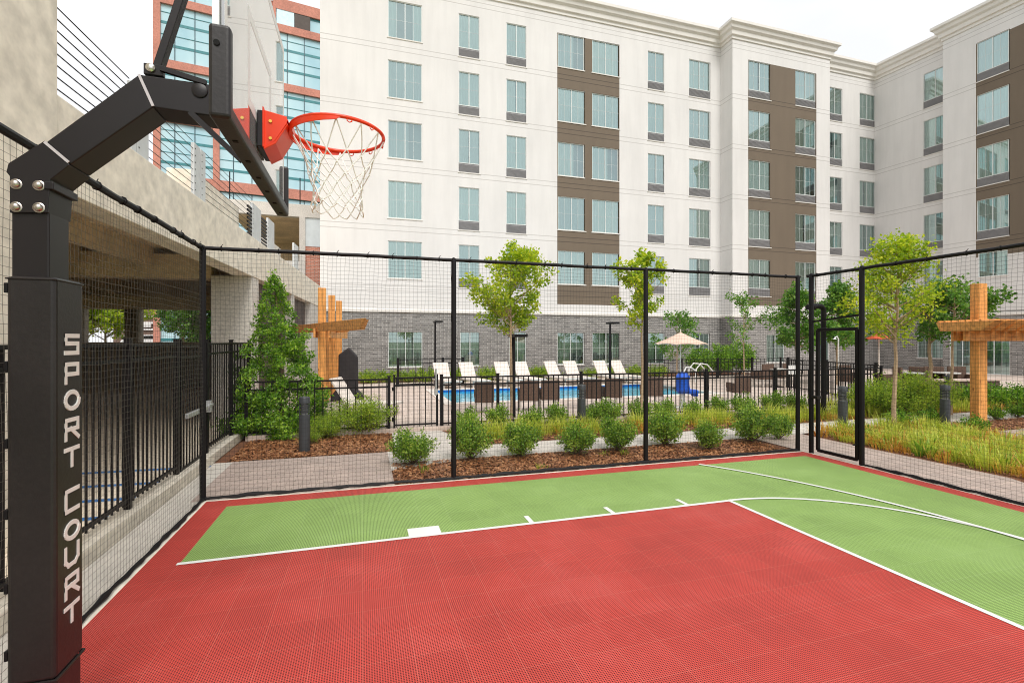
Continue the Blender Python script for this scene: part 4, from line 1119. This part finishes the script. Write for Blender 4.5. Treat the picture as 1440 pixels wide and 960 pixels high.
# trees
def tree(label, loc, htrunk, H, w, n, m, seed, L=.09, W=.06, tr=.035, lean=0, dens=1, cl=.17, group=None, bark=None, name='young_tree', conic=False, nb=26, peak=False):
    t = thing(name, label, 'tree', loc, 0, group)
    r = random.Random(seed); tb_ = MB(); cs_ = []
    top = Vector((lean, 0, H))
    pts = [Vector((lean*(k/8.)+r.uniform(-.02, .02), r.uniform(-.02, .02), H*.94*k/8)) for k in range(9)]
    tb_.tube(pts, [tr*(1-.85*k/8) for k in range(9)], 8)
    for i in range(nb):
        f = r.random(); z0 = htrunk*.95+(H-htrunk)*.85*f
        a = r.uniform(0, 6.283)
        prof = ((math.sin(math.pi*min(1, (f*.78+.2)))**.7) if not peak else (min(1, f*4+.55)*(1-f)**.6+.12)) if not conic else (1-f)**.8+.08
        rad = w/2*prof*r.uniform(.65, 1.12)
        b0 = Vector((lean*z0/H, 0, z0)); b1 = b0+Vector((math.cos(a)*rad, math.sin(a)*rad, rad*.7*(0.3 if conic else 1)+r.uniform(0, .15)))
        mid = b0.lerp(b1, .5)+Vector((0, 0, -.04)); tb_.tube([b0, mid, b1], [tr*.35, tr*.22, .004], 5)
        for k in (.45, .7, .95, 1.08):
            if r.random() < dens:
                cs_.append((b0.lerp(b1, k)+Vector((r.uniform(-1, 1), r.uniform(-1, 1), r.uniform(-.8, .8)))*w*.08, w*cl*.6*r.uniform(.6, 1.35)))
    cs_.append((top-Vector((0, 0, .1)), w*.08))
    vs, fs = clump_leaves(r, cs_, n, L, W, -.1)
    tb_.build('trunk', bark or barkm, t, rel=True); meshobj('crown', vs, fs, m, t)
    return t
x, y = gp(719, 597); tree('young tree with yellow green crown left of centre, before the pool', (x, y, 0), 2.05, hgt(338, dep(x, y)), 1.65, 6600, lf_tree, 101, .085, .06, .045, nb=34)
x, y = gp(903, 595); tree('young tree with narrow sparse top behind the net post at the middle', (x, y, 0), 2.35, hgt(345, dep(x, y)), 1.15, 3600, lf_tree, 102, .085, .06, .04, nb=26, dens=.8)
x, y = gp(1256, 606); tree('young tree with full crown right of the gate', (x, y, 0), 1.85, hgt(322, dep(x, y)), 1.75, 6400, lf_tree, 103, .08, .055, .05, nb=54, lean=.16, cl=.17, peak=True)
def tat(u, D, vt, vbc, w, n, m, seed, label, **k):
    d = ray(u); x, y = d[0]*D, d[1]*D
    return tree(label, (x, y, k.pop('z', 0)), hgt(vbc, D), hgt(vt, D), w, n, m, seed, **k)
tat(1308, 14.0, 402, 478, 1.7, 3800, lf_tree2, 104, 'slim tree with dense green crown, left of the two before the hotel wing', L=.10, W=.07, tr=.07)
tat(1336, 13.0, 398, 476, 1.9, 3600, lf_tree2, 105, 'slim tree with loose pale green crown beside the pergola post', L=.10, W=.07, tr=.05, lean=.2)
tat(1120, 21.5, 398, 492, 2.6, 5200, lf_tree2, 106, 'green conical tree against the brick wall, left of the curved lamp', L=.15, W=.1, conic=True, tr=.07)
tat(1178, 21.0, 396, 492, 2.6, 5200, lf_tree2, 107, 'green conical tree against the brick wall, right of the curved lamp', L=.15, W=.1, conic=True, tr=.07)
tat(1046, 21.6, 408, 492, 2.0, 1100, lf_tree2, 108, 'thin sparse sapling against the hotel wall right of the beige parasol', L=.12, W=.08, dens=.7, nb=16)
tat(952, 22.2, 436, 505, 2.0, 1800, lf_tree2, 109, 'small tree behind the beige parasol', L=.12, W=.08, dens=.8, nb=16)
# trees past the garage
for i, (u, D, vt, vb, w, lab) in enumerate(((122, 32, 405, 478, 5.0, 'bright green tree seen through the garage, farthest left'), (148, 34, 415, 480, 4.5, 'bright green tree seen through the garage, beside the inner column'),
        (258, 38, 410, 480, 4.5, 'green tree seen through the garage at the centre of the opening'), (290, 40, 405, 480, 5, 'green tree seen through the garage beside the outer column'))):
    tat(u, D, vt, vb, w, 9000, lf_tree if i < 2 else lf_tree2, 120+i, lab, L=.22, W=.15, tr=.12, name='street_tree', z=0, group='trees beyond the garage', nb=34)
# shrubs against the hotel and on the right
rt = random.Random(9)
dk = make_shrub('dark_shrub', 'x', 'shrub', 1.7, 1.9, 4200, lf_dark, 90, .12, .07, 40, .13)
for i, (u, lab, sc) in enumerate(((985, 'dark green shrub against the hotel, left of the three behind the railing', .85), (1012, 'dark green shrub against the hotel, middle of the three behind the railing', .95), (1040, 'dark green shrub against the hotel, right of the three behind the railing', 1.0))):
    x = onY(u, 22.6); put(i, (x, 22.6, .06), lab, 'dark shrubs behind the pool', sc, lst=[dk])
lowg = make_shrub('low_hedge_plant', 'x', 'low shrub', 1.3, .6, 1500, lf_spirea, 91, .09, .05, 24, .14)
hl_u = [520, 545, 575, 598, 622, 648, 690, 715, 760, 770, 830, 862, 895, 925]
for i, u in enumerate(hl_u):
    x = onY(u, 22.9); put(i, (x, 22.9+.2*math.sin(i), .06), 'low yellow green plant, %s from the left along the foot of the hotel wall' % ORD[i], 'low plants along the hotel wall', rt.uniform(.85, 1.1), lst=[lowg])
bx = make_shrub('boxwood_ball', 'x', 'shrub', .62, .50, 1600, lf_dark, 92, .05, .035, 22, .16)
for i, (u, v) in enumerate(((1358, 553), (1384, 556), (1403, 553), (1430, 550), (1455, 552))):
    d = ray(u); D = 14.5; put(i, (d[0]*D, d[1]*D, 0), 'dark green boxwood ball, %s from the left in the row by the brick wing' % ORD[i], 'boxwood balls by the brick wing', 1.35, lst=[bx])
for i, (u, v, sc, lab) in enumerate(((1408, 591, .7, 'small round boxwood beside the walk, right of the pergola post'), (1438, 588, .75, 'small round boxwood at the right edge beside the walk'), (1272, 603, .85, 'low rounded shrub in the grasses right of the maple trunk'), (1378, 612, .8, 'low rounded shrub in front of the pergola post'), (1315, 600, .85, 'low rounded shrub beside the nearest right bollard'))):
    x, y = gp(u, v); put(9, (x, y+.1, 0), lab, 'low round shrubs on the right', sc, lst=[bx])
sp = dup(big, (*[c*1 for c in (ray(1262)[0]*12.6, ray(1262)[1]*12.6)], 0), .4, 'bushy yellow green spirea left of the hotel patio', None, 1.35)
sp = dup(big, (ray(1296)[0]*13.2, ray(1296)[1]*13.2, 0), 2.4, 'bushy yellow green spirea in front of the patio furniture', None, 1.3)
sp = dup(big, (ray(1232)[0]*13.2, ray(1232)[1]*13.2, 0), 3.4, 'bushy spirea behind the net gate post', None, 1.1)

def grassbed(name, label, cat, areas, per, m, seed, hmin=.22, hmax=.5, blades=34, wd=.012, spread=.14, splay=.6):
    r = random.Random(seed); vs = []; fs = []
    for (x0, y0, x1, y1) in areas:
        for _ in range(int((x1-x0)*(y1-y0)*per)):
            cx, cy = r.uniform(x0, x1), r.uniform(y0, y1); hh = r.uniform(hmin, hmax)
            if 8.15 < cy < 9.3 and m is not None and cx > .4: continue
            for b in range(blades):
                a = r.uniform(0, 6.283); rr = spread*math.sqrt(r.random()); base = Vector((cx+rr*math.cos(a), cy+rr*math.sin(a), 0))
                h = hh*r.uniform(.55, 1.1); out = Vector((math.cos(a), math.sin(a), 0))*h*splay*r.random()
                side = Vector((-math.sin(a+r.uniform(-1, 1)), math.cos(a), 0))*wd*.5*r.uniform(.7, 1.4)
                p1 = base+out*.35+Vector((0, 0, h*.6)); p2 = base+out+Vector((0, 0, h*r.uniform(.8, 1)))
                o = len(vs); vs += [base-side, base+side, p1+side, p1-side, p2]; fs += [(o, o+1, o+2, o+3), (o+3, o+2, o+4)]
    o = meshobj(name, vs, fs, m); tag(o, label, cat, kind='stuff'); return o
grassbed('ornamental_grass', 'yellow green feathery grasses between the walk and the pool fence', 'grasses', [(1.9, 9.35, 13.5, 10.15)], 15, lf_grass, 1, .18, .50, 55, .011, .18, .8)
grassbed('rust_groundcover', 'rusty orange low perennials between the walk and the pool fence', 'perennials', [(1.9, 9.3, 13.5, 9.75)], 12, lf_rust, 2, .12, .28, 26, .016, .16, .9)
grassbed('ornamental_grass', 'yellow green feathery grasses filling the bed right of the gate walk', 'grasses', [(9.0, 4.0, 12.4, 8.1), (8.7, 1.5, 12.4, 4.0)], 12, lf_grass, 3, .14, .44, 60, .010, .19, .8)
grassbed('rust_groundcover', 'rusty orange low perennials edging the bed right of the gate walk', 'perennials', [(9.0, 3.5, 10.0, 8.1), (9.8, 4.5, 12.2, 8)], 14, lf_rust, 4, .12, .32, 24, .014, .16, 1.0)
grassbed('ornamental_grass', 'yellow green grasses beyond the concrete walk before the hotel patio', 'grasses', [(12.2, 9.4, 19, 11.0), (14.8, 9.4, 22, 12.5)], 9, lf_grass, 5, .25, .5)
grassbed('rust_groundcover', 'rusty orange perennials along the far edge of the concrete walk', 'perennials', [(13, 9.3, 20, 9.9)], 9, lf_rust, 6, .1, .25, 24, .016, .16, 1.0)
grassbed('garden_tufts', 'small green tufts scattered in the court mulch bed', 'tufts', [(.5, 6.95, 7.1, 7.6)], 1.3, lf_spirea, 7, .05, .14, 16, .01, .08, 1.2)
grassbed('green_groundcover', 'fresh green low perennials mixed into the bed right of the gate walk', 'perennials', [(9.2, 3.5, 12.2, 8.0)], 3.2, lf_shrub, 8, .12, .34, 46, .022, .2, 1.0)
# bark chips
r = random.Random(4); vs = []; fs = []
for (x0, y0, x1, y1, n) in ((.45, 6.86, 7.3, 8.0, 9000), (-2.1, 8.92, .55, 10.7, 7000), (9, 3, 13, 8.1, 5000), (1.7, 9.1, 10, 10.7, 4000), (12.4, 7.1, 18, 8.2, 2500)):
    for _ in range(int(n*1.7)):
        p = Vector((r.uniform(x0, x1), r.uniform(y0, y1), r.uniform(.004, .03))); a = r.uniform(0, 6.28); L = r.uniform(.010, .034); W = L*r.uniform(.25, .5)
        d = Vector((math.cos(a), math.sin(a), r.uniform(-.4, .4)))*L; s_ = Vector((-math.sin(a), math.cos(a), r.uniform(-.4, .4)))*W
        o = len(vs); vs += [p-d-s_, p+d-s_, p+d+s_, p-d+s_]; fs.append((o, o+1, o+2, o+3))
chipm = leafmat('bark_chip', (.10, .035, .015), (.32, .13, .055), (.62, .33, .16), .02)
tag(meshobj('bark_mulch', vs, fs, chipm), 'reddish brown bark mulch covering the planting beds', 'mulch', kind='stuff')

# ================================================================== bollards, lamps
boll = None
def bollard(u, vb, label, D=None, h=1.0):
    global boll
    if D is None: x, y = gp(u, vb)
    else: d = ray(u); x, y = d[0]*D, d[1]*D
    if boll is None:
        dm = mat('charcoal_bollard', (.045, .050, .055), .45, var=.1, scale=8)
        t = thing('bollard_light', label, 'bollard light', (x, y, 0), 0, 'bollard lights along the walks')
        MB().lathe([(.093, 0), (.093, .66), (.088, .665)], 24).build('post', dm, t, rel=True, smooth=True)
        MB().lathe([(.058, .665), (.058, .86)], 18).build('lamp', mat('frosted_lamp', (.55, .56, .56), .3, var=.05), t, rel=True, smooth=True)
        m_ = MB()
        for z in (.695, .73, .765, .80, .835): m_.lathe([(.090, z), (.062, z+.016), (.062, z+.018), (.090, z+.003)], 24)
        for k in range(4):
            a = k*math.pi/2+.4; m_.bar((.085*math.cos(a), .085*math.sin(a), .66), (.085*math.cos(a), .085*math.sin(a), .87), .012, .012)
        m_.build('louvre', dm, t, rel=True); MB().lathe([(.093, .865), (.094, .96), (.085, .975), (.02, .985)], 24).build('cap', dm, t, rel=True, smooth=True)
        boll = t; return t
    return dup(boll, (x, y, 0), rf.random(), label)
bollard(428, 635, 'dark grey bollard light in front of the conical evergreen')
bollard(818, 601, 'dark grey bollard light among the grasses at the middle')
bollard(1185, 606, 'dark grey bollard light seen through the net gate')
bollard(1329, 602, 'dark grey bollard light, the nearer of the pair left of the pergola post')
bollard(1334, 0, 'dark grey bollard light, the farther of the pair left of the pergola post', D=14.3)
def lamp(u, D, vt, label, r=.05, curved=False):
    d = ray(u); x, y = d[0]*D, d[1]*D; H = hgt(vt, D)
    t = thing('lamp_post', label, 'lamp post', (x, y, 0))
    if curved:
        pts = [(0, 0, 0), (0, 0, H-.19)]+[(-.13+.13*math.cos(a), 0, H-.19+.13*math.sin(a)) for a in [R(15*i) for i in range(1, 7)]]+[(-.25, 0, H-.065)]
        MB().tube(pts, [r]*len(pts), 12).build('pole', black, t, rel=True, smooth=True)
        MB().tube([(-.24, 0, H-.065), (-.32, 0, H-.08), (-.52, 0, H-.10)], [.062, .085, .07], 12).build('lamp_head', black, t, rel=True, smooth=True)
    else:
        MB().lathe([(r*2, 0), (r*2, .05), (r, .08), (r*.8, H-.05)], 10).build('pole', black, t, rel=True, smooth=True)
        MB().box(-.05, -.28, H-.07, .28, .28, H).build('lamp_head', black, t, rel=True, bev=.01)
lamp(612, 20.5, 451, 'slim black lamp post behind the railing near the hotel')
lamp(858, 19.5, 453, 'slim black lamp post right of the paired hotel windows')
lamp(1158, 12.4, 427, 'stout black lamp post with curved arm behind the net gate', .062, True)
lamp(722, 12.0, 470, 'black post right behind the trunk of the left young tree', .06)

# ================================================================== pool furniture
cream = mat('lounger_sling', (.78, .70, .63), .8, var=.05, scale=10, fine=60, kind='Object')
frm = mat('lounger_frame', (.60, .55, .50), .5, var=.05)
wick = mat('wicker', (.11, .065, .045), .8, var=.35, scale=30, kind='Object')
def lounger_proto():
    t = thing('sun_lounger', 'x', 'sun lounger')
    m_ = MB(); m_.box(-.33, -1.25, .30, .33, .05, .34); m_.build('seat', cream, t, rel=True, bev=.01)
    m_ = MB(); m_.bar((0, .05, .32), (0, .48, .98), .64, .04, up=(1, 0, 0)) if False else m_.add([(-.32, .04, .31), (.32, .04, .31), (.32, .50, .98), (-.32, .50, .98), (-.32, .08, .29), (.32, .08, .29), (.32, .54, .96), (-.32, .54, .96)], [(0, 1, 2, 3), (4, 7, 6, 5), (0, 4, 5, 1), (1, 5, 6, 2), (2, 6, 7, 3), (3, 7, 4, 0)])
    m_.build('backrest', cream, t, rel=True)
    m_ = MB()
    for sx in (-.34, .34): m_.bar((sx, -1.27, .30), (sx, .5, .30), .04, .05)
    m_.bar((-.34, -1.27, .30), (.34, -1.27, .30), .04, .05); m_.bar((-.34, .5, .30), (.34, .5, .30), .04, .05); m_.build('frame', frm, t, rel=True)
    for sx in (-.33, .33):
        for sy in (-1.1, .35): m_ = MB(); m_.bar((sx, sy, 0), (sx, sy, .29), .045, .045); m_.build('leg', frm, t, rel=True)
    return t
lo = lounger_proto()
lu = [624, 661, 710, 738, 782, 808, 851, 875]
for i, u in enumerate(lu):
    Y = 20.0; x = onY(u, Y)
    put(0, (x, Y, .1), 'cream sun lounger behind the pool, %s from the left in the row' % ORD[i], 'sun loungers behind the pool', 1, rz=R((8, 11, 5, 9, 14, 6, 8, 12)[i]), lst=[lo])
d = ray(497); x, y = d[0]*12.6, d[1]*12.6
dup(lo, (x, y, .1), R(66), 'cream sun lounger alone on the deck left of the pool gate', None, .95)
def chair_proto():
    t = thing('wicker_chair', 'x', 'chair')
    m_ = MB(); m_.box(-.25, -.03, .28, .25, .03, .82); m_.build('backrest', wick, t, rel=True, bev=.015)
    m_ = MB(); m_.box(-.25, .03, .28, .25, .5, .40); m_.build('seat', wick, t, rel=True, bev=.01)
    for sx in (-.26, .22): m_ = MB(); m_.box(sx, .03, .40, sx+.04, .5, .58); m_.build('armrest', wick, t, rel=True, bev=.01)
    for sx in (-.22, .22):
        for sy in (0, .45): m_ = MB(); m_.bar((sx, sy, 0), (sx, sy, .28), .04, .04); m_.build('leg', frm, t, rel=True)
    return t
ch = chair_proto()
cu = [681, 744, 774, 833, 863, 920, 1044]
for i, u in enumerate(cu):
    Y = 12.3; x = onY(u, Y); put(0, (x, Y, .1), 'dark brown wicker chair, %s from the left in the line in front of the pool' % ORD[i], 'wicker chairs in front of the pool', 1, rz=R(-12), lst=[ch])
ch2 = [(1080, 19.8, 1), (1104, 20.6, 1), (1262, 17.5, 1), (1290, 17.8, 1), (1313, 18.0, 1), (1345, 18.0, 1), (1188, 19.0, 1)]
nm = ['left of the white sign board', 'right beside the white sign board', 'at the left of the hotel patio', 'behind the spirea on the hotel patio', 'behind the slim tree on the hotel patio', 'just left of the pergola post on the patio', 'seen through the net gate on the patio']
for i, (u, D, k) in enumerate(ch2):
    d = ray(u); dup(ch, (d[0]*D, d[1]*D, .1), R(30*i), 'dark wicker patio chair '+nm[i], 'patio chairs on the right', 1.15)
def table(u, D, label):
    d = ray(u); t = thing('patio_table', label, 'table', (d[0]*D, d[1]*D, .1))
    MB().lathe([(.45, .72), (.45, .75)], 24).build('tabletop', mat('pale_table_top', (.62, .60, .56), .5), t, rel=True)
    m_ = MB(); m_.lathe([(.25, 0), (.25, .03), (.04, .05), (.04, .72)], 16); m_.build('pedestal', black, t, rel=True)
table(1278, 17.6, 'small round table on the hotel patio behind the young tree'); table(1328, 17.6, 'round table on the hotel patio between the two slim trunks'); table(1092, 20.0, 'round patio table left of the corner net posts')
# patio slab and low brick planter wall
struct(MB().prism([(22, 10.72), (36, 10.72), (34.4, 25.4), (22, 25.4)], -.02, .098).build('patio', deckm))
t = thing('planter_wall', 'low dark brick wall with pale cap in front of the hotel patio', 'garden wall', (18, 12.6, 0))
wd_ = ray(1315); wx = (wd_[0]*16, wd_[1]*16); we = ray(1400); wy = (we[0]*16.4, we[1]*16.4)
dv = (Vector(wy)-Vector(wx)); m_ = MB(); m_.bar((*wx, .33), (*wy, .33), .25, .66); m_.build('wall', mat('dark_planter_brick', (.10, .06, .05), .8, var=.4, scale=5), t)
m_ = MB(); m_.bar((*wx, .69), (*wy, .69), .34, .06); m_.build('cap', mat('cap_stone', (.62, .48, .42), .8), t)
# parasols
def parasol(u, D, vtop, vedge, w, label, m, loc_z=.1):
    d = ray(u); t = thing('parasol', label, 'parasol', (d[0]*D, d[1]*D, loc_z))
    zt, ze = hgt(vtop, D)-loc_z, hgt(vedge, D)-loc_z; n = 8
    vs = [(0, 0, zt)]; 
    for j, f in ((1, .5), (2, 1.0)):
        for k in range(n*4):
            a = 2*math.pi*k/(n*4); sc_ = 1-.05*(1-abs(math.cos(n*a/2))) if True else 1
            rr = w/2*f*(1-.06*f*abs(math.sin(n*a/2))); z = zt-(zt-ze)*(f**.92)+(.04*abs(math.sin(n*a/2)) if f == 1 else 0)
            vs.append((rr*math.cos(a), rr*math.sin(a), z))
    N = n*4; fs = [(0, 1+k, 1+(k+1) % N) for k in range(N)]+[(1+k, 1+N+k, 1+N+(k+1) % N, 1+(k+1) % N) for k in range(N)]
    o = MB().add(vs, fs).build('canopy', m, t, rel=True)
    k = o.modifiers.new('s', 'SOLIDIFY'); k.thickness = .02
    m_ = MB()
    for k in range(n):
        a = 2*math.pi*k/n; m_.tube([(0, 0, zt-.08), (w/2*math.cos(a)*.97, w/2*math.sin(a)*.97, ze-.02)], .012, 4)
    m_.build('ribs', frm, t, rel=True)
    MB().tube([(0, 0, 0), (0, 0, zt+.12)], .025, 8).build('pole', mat('parasol_pole', (.75, .68, .6), .4), t, rel=True)
    MB().lathe([(.3, 0), (.3, .06), (.05, .1), (.05, .25)], 16).build('base', wick, t, rel=True)
parasol(957, 19.2, 467, 484, 2.05, 'beige octagonal parasol beside the pool', mat('beige_canvas', (.72, .53, .42), .85, var=.06))
parasol(1236, 21, 467, 477, 1.15, 'red orange parasol behind the young tree on the right', mat('red_canvas', (.60, .10, .04), .85, var=.06))
# pool lift
d = ray(960); D = 13.6; t = thing('pool_lift', 'bright blue covered pool lift at the near pool edge', 'pool lift', (d[0]*D, d[1]*D, .1))
bl = mat('blue_cover', (.01, .10, .60), .5, var=.15, scale=10, kind='Object')
m_ = MB(); m_.lathe([(.12, .42), (.20, .50), (.17, .75), (.20, .88), (.12, .98), (.05, 1.02)], 12); m_.build('cover', bl, t, rel=True, smooth=True)
m_ = MB(); m_.box(.1, -.16, .40, .42, .16, .52); m_.box(.34, -.12, .32, .44, .12, .42); m_.build('seat_cover', bl, t, rel=True, bev=.04)
m_ = MB(); m_.lathe([(.2, 0), (.2, .04), (.07, .06), (.07, .45)], 12); m_.build('pedestal', white, t, rel=True)
m_ = MB(); m_.tube([(.0, 0, .95), (.12, 0, 1.15), (.30, 0, 1.12), (.40, 0, 1.05)], .02, 8); t2 = m_.build('arm', white, t, rel=True, smooth=True)
# pool handrail, shower and sign board
x = onY(988, 18.9); t = thing('pool_handrail', 'white curved handrail at the far pool edge', 'handrail', (x, 18.9, .1))
for dy in (0, .5): m_ = MB(); m_.tube([(-.4, dy, 0), (-.35, dy, .6), (-.1, dy, .85), (.25, dy, .8), (.6, dy, .45)], .03, 8); m_.build('rail', white, t, rel=True, smooth=True)
d = ray(1179); D = 17.0; t = thing('outdoor_shower', 'thin white outdoor shower pole seen through the net gate', 'shower', (d[0]*D, d[1]*D, .1))
m_ = MB(); m_.tube([(0, 0, 0), (0, 0, 1.95), (-.06, 0, 2.03), (-.16, 0, 2.0)], .02, 8); m_.build('pipe', white, t, rel=True, smooth=True)
m_ = MB(); m_.lathe([(.02, 1.98), (.07, 1.93)], 12, -.17, 0); m_.build('shower_head', white, t, rel=True)
d = ray(1114); D = 18.6; t = thing('notice_board', 'small white notice board by the corner net posts', 'notice board', (d[0]*D, d[1]*D, .1))
m_ = MB(); m_.box(-.17, -.02, .62, .17, .02, .95); m_.build('board', white, t, rel=True)
for sx in (-.12, .12): m_ = MB(); m_.box(sx-.015, 0, 0, sx+.015, .03, .62); m_.build('leg', black, t, rel=True)
# covered grill and dark lounge chair
d = ray(490); D = 14.6; t = thing('covered_grill', 'tall black covered grill with peaked top beside the left pergola', 'covered grill', (d[0]*D, d[1]*D, .1))
cov = mat('black_cover', (.018, .014, .016), .6, var=.3, scale=6)
hh = hgt(488, D)-.1
m_ = MB(); m_.prism([(-.28, .35), (.28, .35), (.27, hh-.28), (.02, hh), (-.27, hh-.22)], -.3, .3, 'y'); m_.build('cover', cov, t, rel=True, bev=.04, fix=True)
m_ = MB(); m_.prism([(-.5, .12), (.45, .12), (.40, .30), (.1, .55), (-.25, .55), (-.45, .3)], -.35, .25, 'y'); m_.build('lower_cover', cov, t, rel=True, bev=.05, fix=True)
for sx in (-.4, .35):
    for sy in (-.28, .18): m_ = MB(); m_.box(sx, sy, 0, sx+.04, sy+.04, .12); m_.build('leg', cov, t, rel=True)

# ================================================================== pergolas
def plank(name, p, q, w, h, parent, m=woodx, up=(0, 0, 1)):
    return MB().bar(p, q, w, h, up).build(name, m, parent, bev=.006)
px_, py_ = gp(1376, 601)
t = thing('pergola', 'orange stained wooden pergola with a thick post right of the netting', 'pergola', (px_, py_, 0))
PHt = hgt(399, dep(px_, py_))
pe = Vector((.975, -.222, 0)).normalized(); pn = Vector((-pe.y, pe.x, 0)); PC = Vector((px_, py_, 0))
pm = Matrix(((pe.x, pn.x, 0, px_), (pe.y, pn.y, 0, py_), (0, 0, 1, 0), (0, 0, 0, 1)))
for xx in (0, 3.6):
    m_ = MB(pm); m_.box(xx-.105, -.105, 0, xx+.105, .105, PHt); m_.build('post', wood, t, bev=.012)
zb0, zb1 = 1.97, 2.19
for yy in (-.138, .138):
    m_ = MB(pm); m_.box(-.50, yy-.03, zb0, 5.2, yy+.03, zb1); m_.build('beam', woodx, t, bev=.006)
for i in range(22):
    xx = -.62+i*.29
    m_ = MB(pm); m_.prism([(-.62, zb1+.003), (.32, zb1+.003), (.42, zb1+.21), (-.90, zb1+.21)], xx, xx+.20, 'x'); m_.build('rafter', woodx, t, bev=.005, fix=True)
for i in range(7):
    m_ = MB(pm); m_.box(-.60, -.60+i*.16, zb1+.212, 5.4, -.56+i*.16, zb1+.25); m_.build('purlin', woodx, t)

# left pergola, a row of posts with cantilevered arms
d0 = ray(453.5); D0 = 14.1
X0, Y0 = d0[0]*D0, d0[1]*D0
t = thing('pergola', 'orange stained wooden pergola with cantilevered arms beside the covered grill', 'pergola', (X0, Y0, .1))
PHt = hgt(405, D0)
for i in range(3):
    y = Y0+i*2.3; x = X0-.01+i*.13
    m_ = MB(); m_.box(x-.105, y-.10, .1, x+.105, y+.10, PHt); m_.build('post', wood, t, bev=.01)
    for k in range(2) if i < 2 else ():
        m_ = MB(); yy = y+.7+k*.75; m_.box(x+.0, yy, .1, x+.10, yy+.07, 2.45); m_.build('screen_slat', wood, t, bev=.004)
ad = Vector((.335, -.94, 0)).normalized()
def arm(cx, cy, z, L0, L1, side):
    n = Vector((-ad.y, ad.x, 0))*side; c = Vector((cx, cy, z))+n
    a = c-ad*L0; b = c+ad*L1
    mb = MB(); w = Vector((-ad.y, ad.x, 0))*.03
    pr = [(a, -.12), (b-ad*.28, -.12), (b, .12), (a, .12)]
    vs = [p-w+Vector((0, 0, dz)) for p, dz in pr]+[p+w+Vector((0, 0, dz)) for p, dz in pr]
    mb.add(vs, [(0, 1, 2, 3), (4, 7, 6, 5), (0, 4, 5, 1), (1, 5, 6, 2), (2, 6, 7, 3), (3, 7, 4, 0)]); mb.build('arm', woodx, t, bev=.006, fix=True)
arm(X0, Y0, 2.36, 2.9, 3.9, -.155); arm(X0, Y0, 2.36, 2.9, 3.2, .155)
plank('beam', (X0+.2, Y0-.2, 2.60-.4), (X0+.52, Y0+5.0, 2.6-.4), .06, .26, t); plank('beam', (X0-.2, Y0-.2, 2.2), (X0+.1, Y0+5.0, 2.2), .06, .26, t)
arm(X0+.12, Y0+2.3, 2.36, 1.2, 2.4, -.155)

# ================================================================== light, sky, camera
w = bpy.data.worlds.new('World'); S.world = w; w.use_nodes = True; n = w.node_tree; n.nodes.clear()
out = n.nodes.new('ShaderNodeOutputWorld')
sky = n.nodes.new('ShaderNodeTexSky'); sky.sky_type = 'NISHITA'; sky.sun_disc = False
EL, AZ = 50, 174   # sun behind the camera, veiled by thin cloud
sky.sun_elevation = R(EL); sky.sun_rotation = R(AZ); sky.dust_density = 3; sky.ozone_density = 1
bg1 = n.nodes.new('ShaderNodeBackground'); bg1.inputs[1].default_value = .10; n.links.new(sky.outputs[0], bg1.inputs[0])
tc = n.nodes.new('ShaderNodeTexCoord'); mp = n.nodes.new('ShaderNodeMapping'); mp.inputs['Scale'].default_value = (1, 1, 2.6)
n.links.new(tc.outputs['Generated'], mp.inputs[0])
nz = n.nodes.new('ShaderNodeTexNoise'); nz.inputs['Scale'].default_value = 2.2; nz.inputs['Detail'].default_value = 6; n.links.new(mp.outputs[0], nz.inputs['Vector'])
cr = n.nodes.new('ShaderNodeValToRGB'); cr.color_ramp.elements[0].position = .35; cr.color_ramp.elements[0].color = (.84, .85, .88, 1); cr.color_ramp.elements[1].position = .62; cr.color_ramp.elements[1].color = (1.0, 1.0, 1.0, 1)
n.links.new(nz.outputs[0], cr.inputs[0])
bg2 = n.nodes.new('ShaderNodeBackground'); n.links.new(cr.outputs[0], bg2.inputs[0]); bg2.inputs[1].default_value = CLOUD
mx = n.nodes.new('ShaderNodeMixShader'); mx.inputs[0].default_value = .9
n.links.new(bg1.outputs[0], mx.inputs[1]); n.links.new(bg2.outputs[0], mx.inputs[2]); n.links.new(mx.outputs[0], out.inputs[0])
L = bpy.data.lights.new('sun', 'SUN'); L.energy = SUNE; L.angle = R(25); L.color = (1, .96, .91)
so = bpy.data.objects.new('sun', L); COL.objects.link(so)
az = R(AZ)  # direction towards the sun, clockwise from +Y
sd = Vector((math.sin(az)*math.cos(R(EL)), math.cos(az)*math.cos(R(EL)), math.sin(R(EL))))
so.rotation_euler = sd.to_track_quat('Z', 'Y').to_euler(); so.location = (0, 0, 40)
cam = bpy.data.cameras.new('camera'); cam.sensor_width = 36; cam.lens = 36*F/1440; cam.clip_end = 3000; cam.clip_start = .05
co = bpy.data.objects.new('camera', cam); COL.objects.link(co); co.location = (0, 0, CAMH); co.rotation_euler = (R(90), 0, -YAW)
S.camera = co
S.view_settings.view_transform = 'Standard'; S.view_settings.look = 'None'; S.view_settings.gamma = 1; S.view_settings.use_curve_mapping = False
S.view_settings.exposure = EXPO
S.cycles.pixel_filter_type = 'BOX'; S.cycles.filter_width = FW; S.render.engine = 'CYCLES'; S.cycles.max_bounces = 6; S.cycles.transparent_max_bounces = 12; S.cycles.caustics_reflective = False; S.cycles.caustics_refractive = False
for o in bpy.data.objects:
    if '_w' in o: del o['_w']
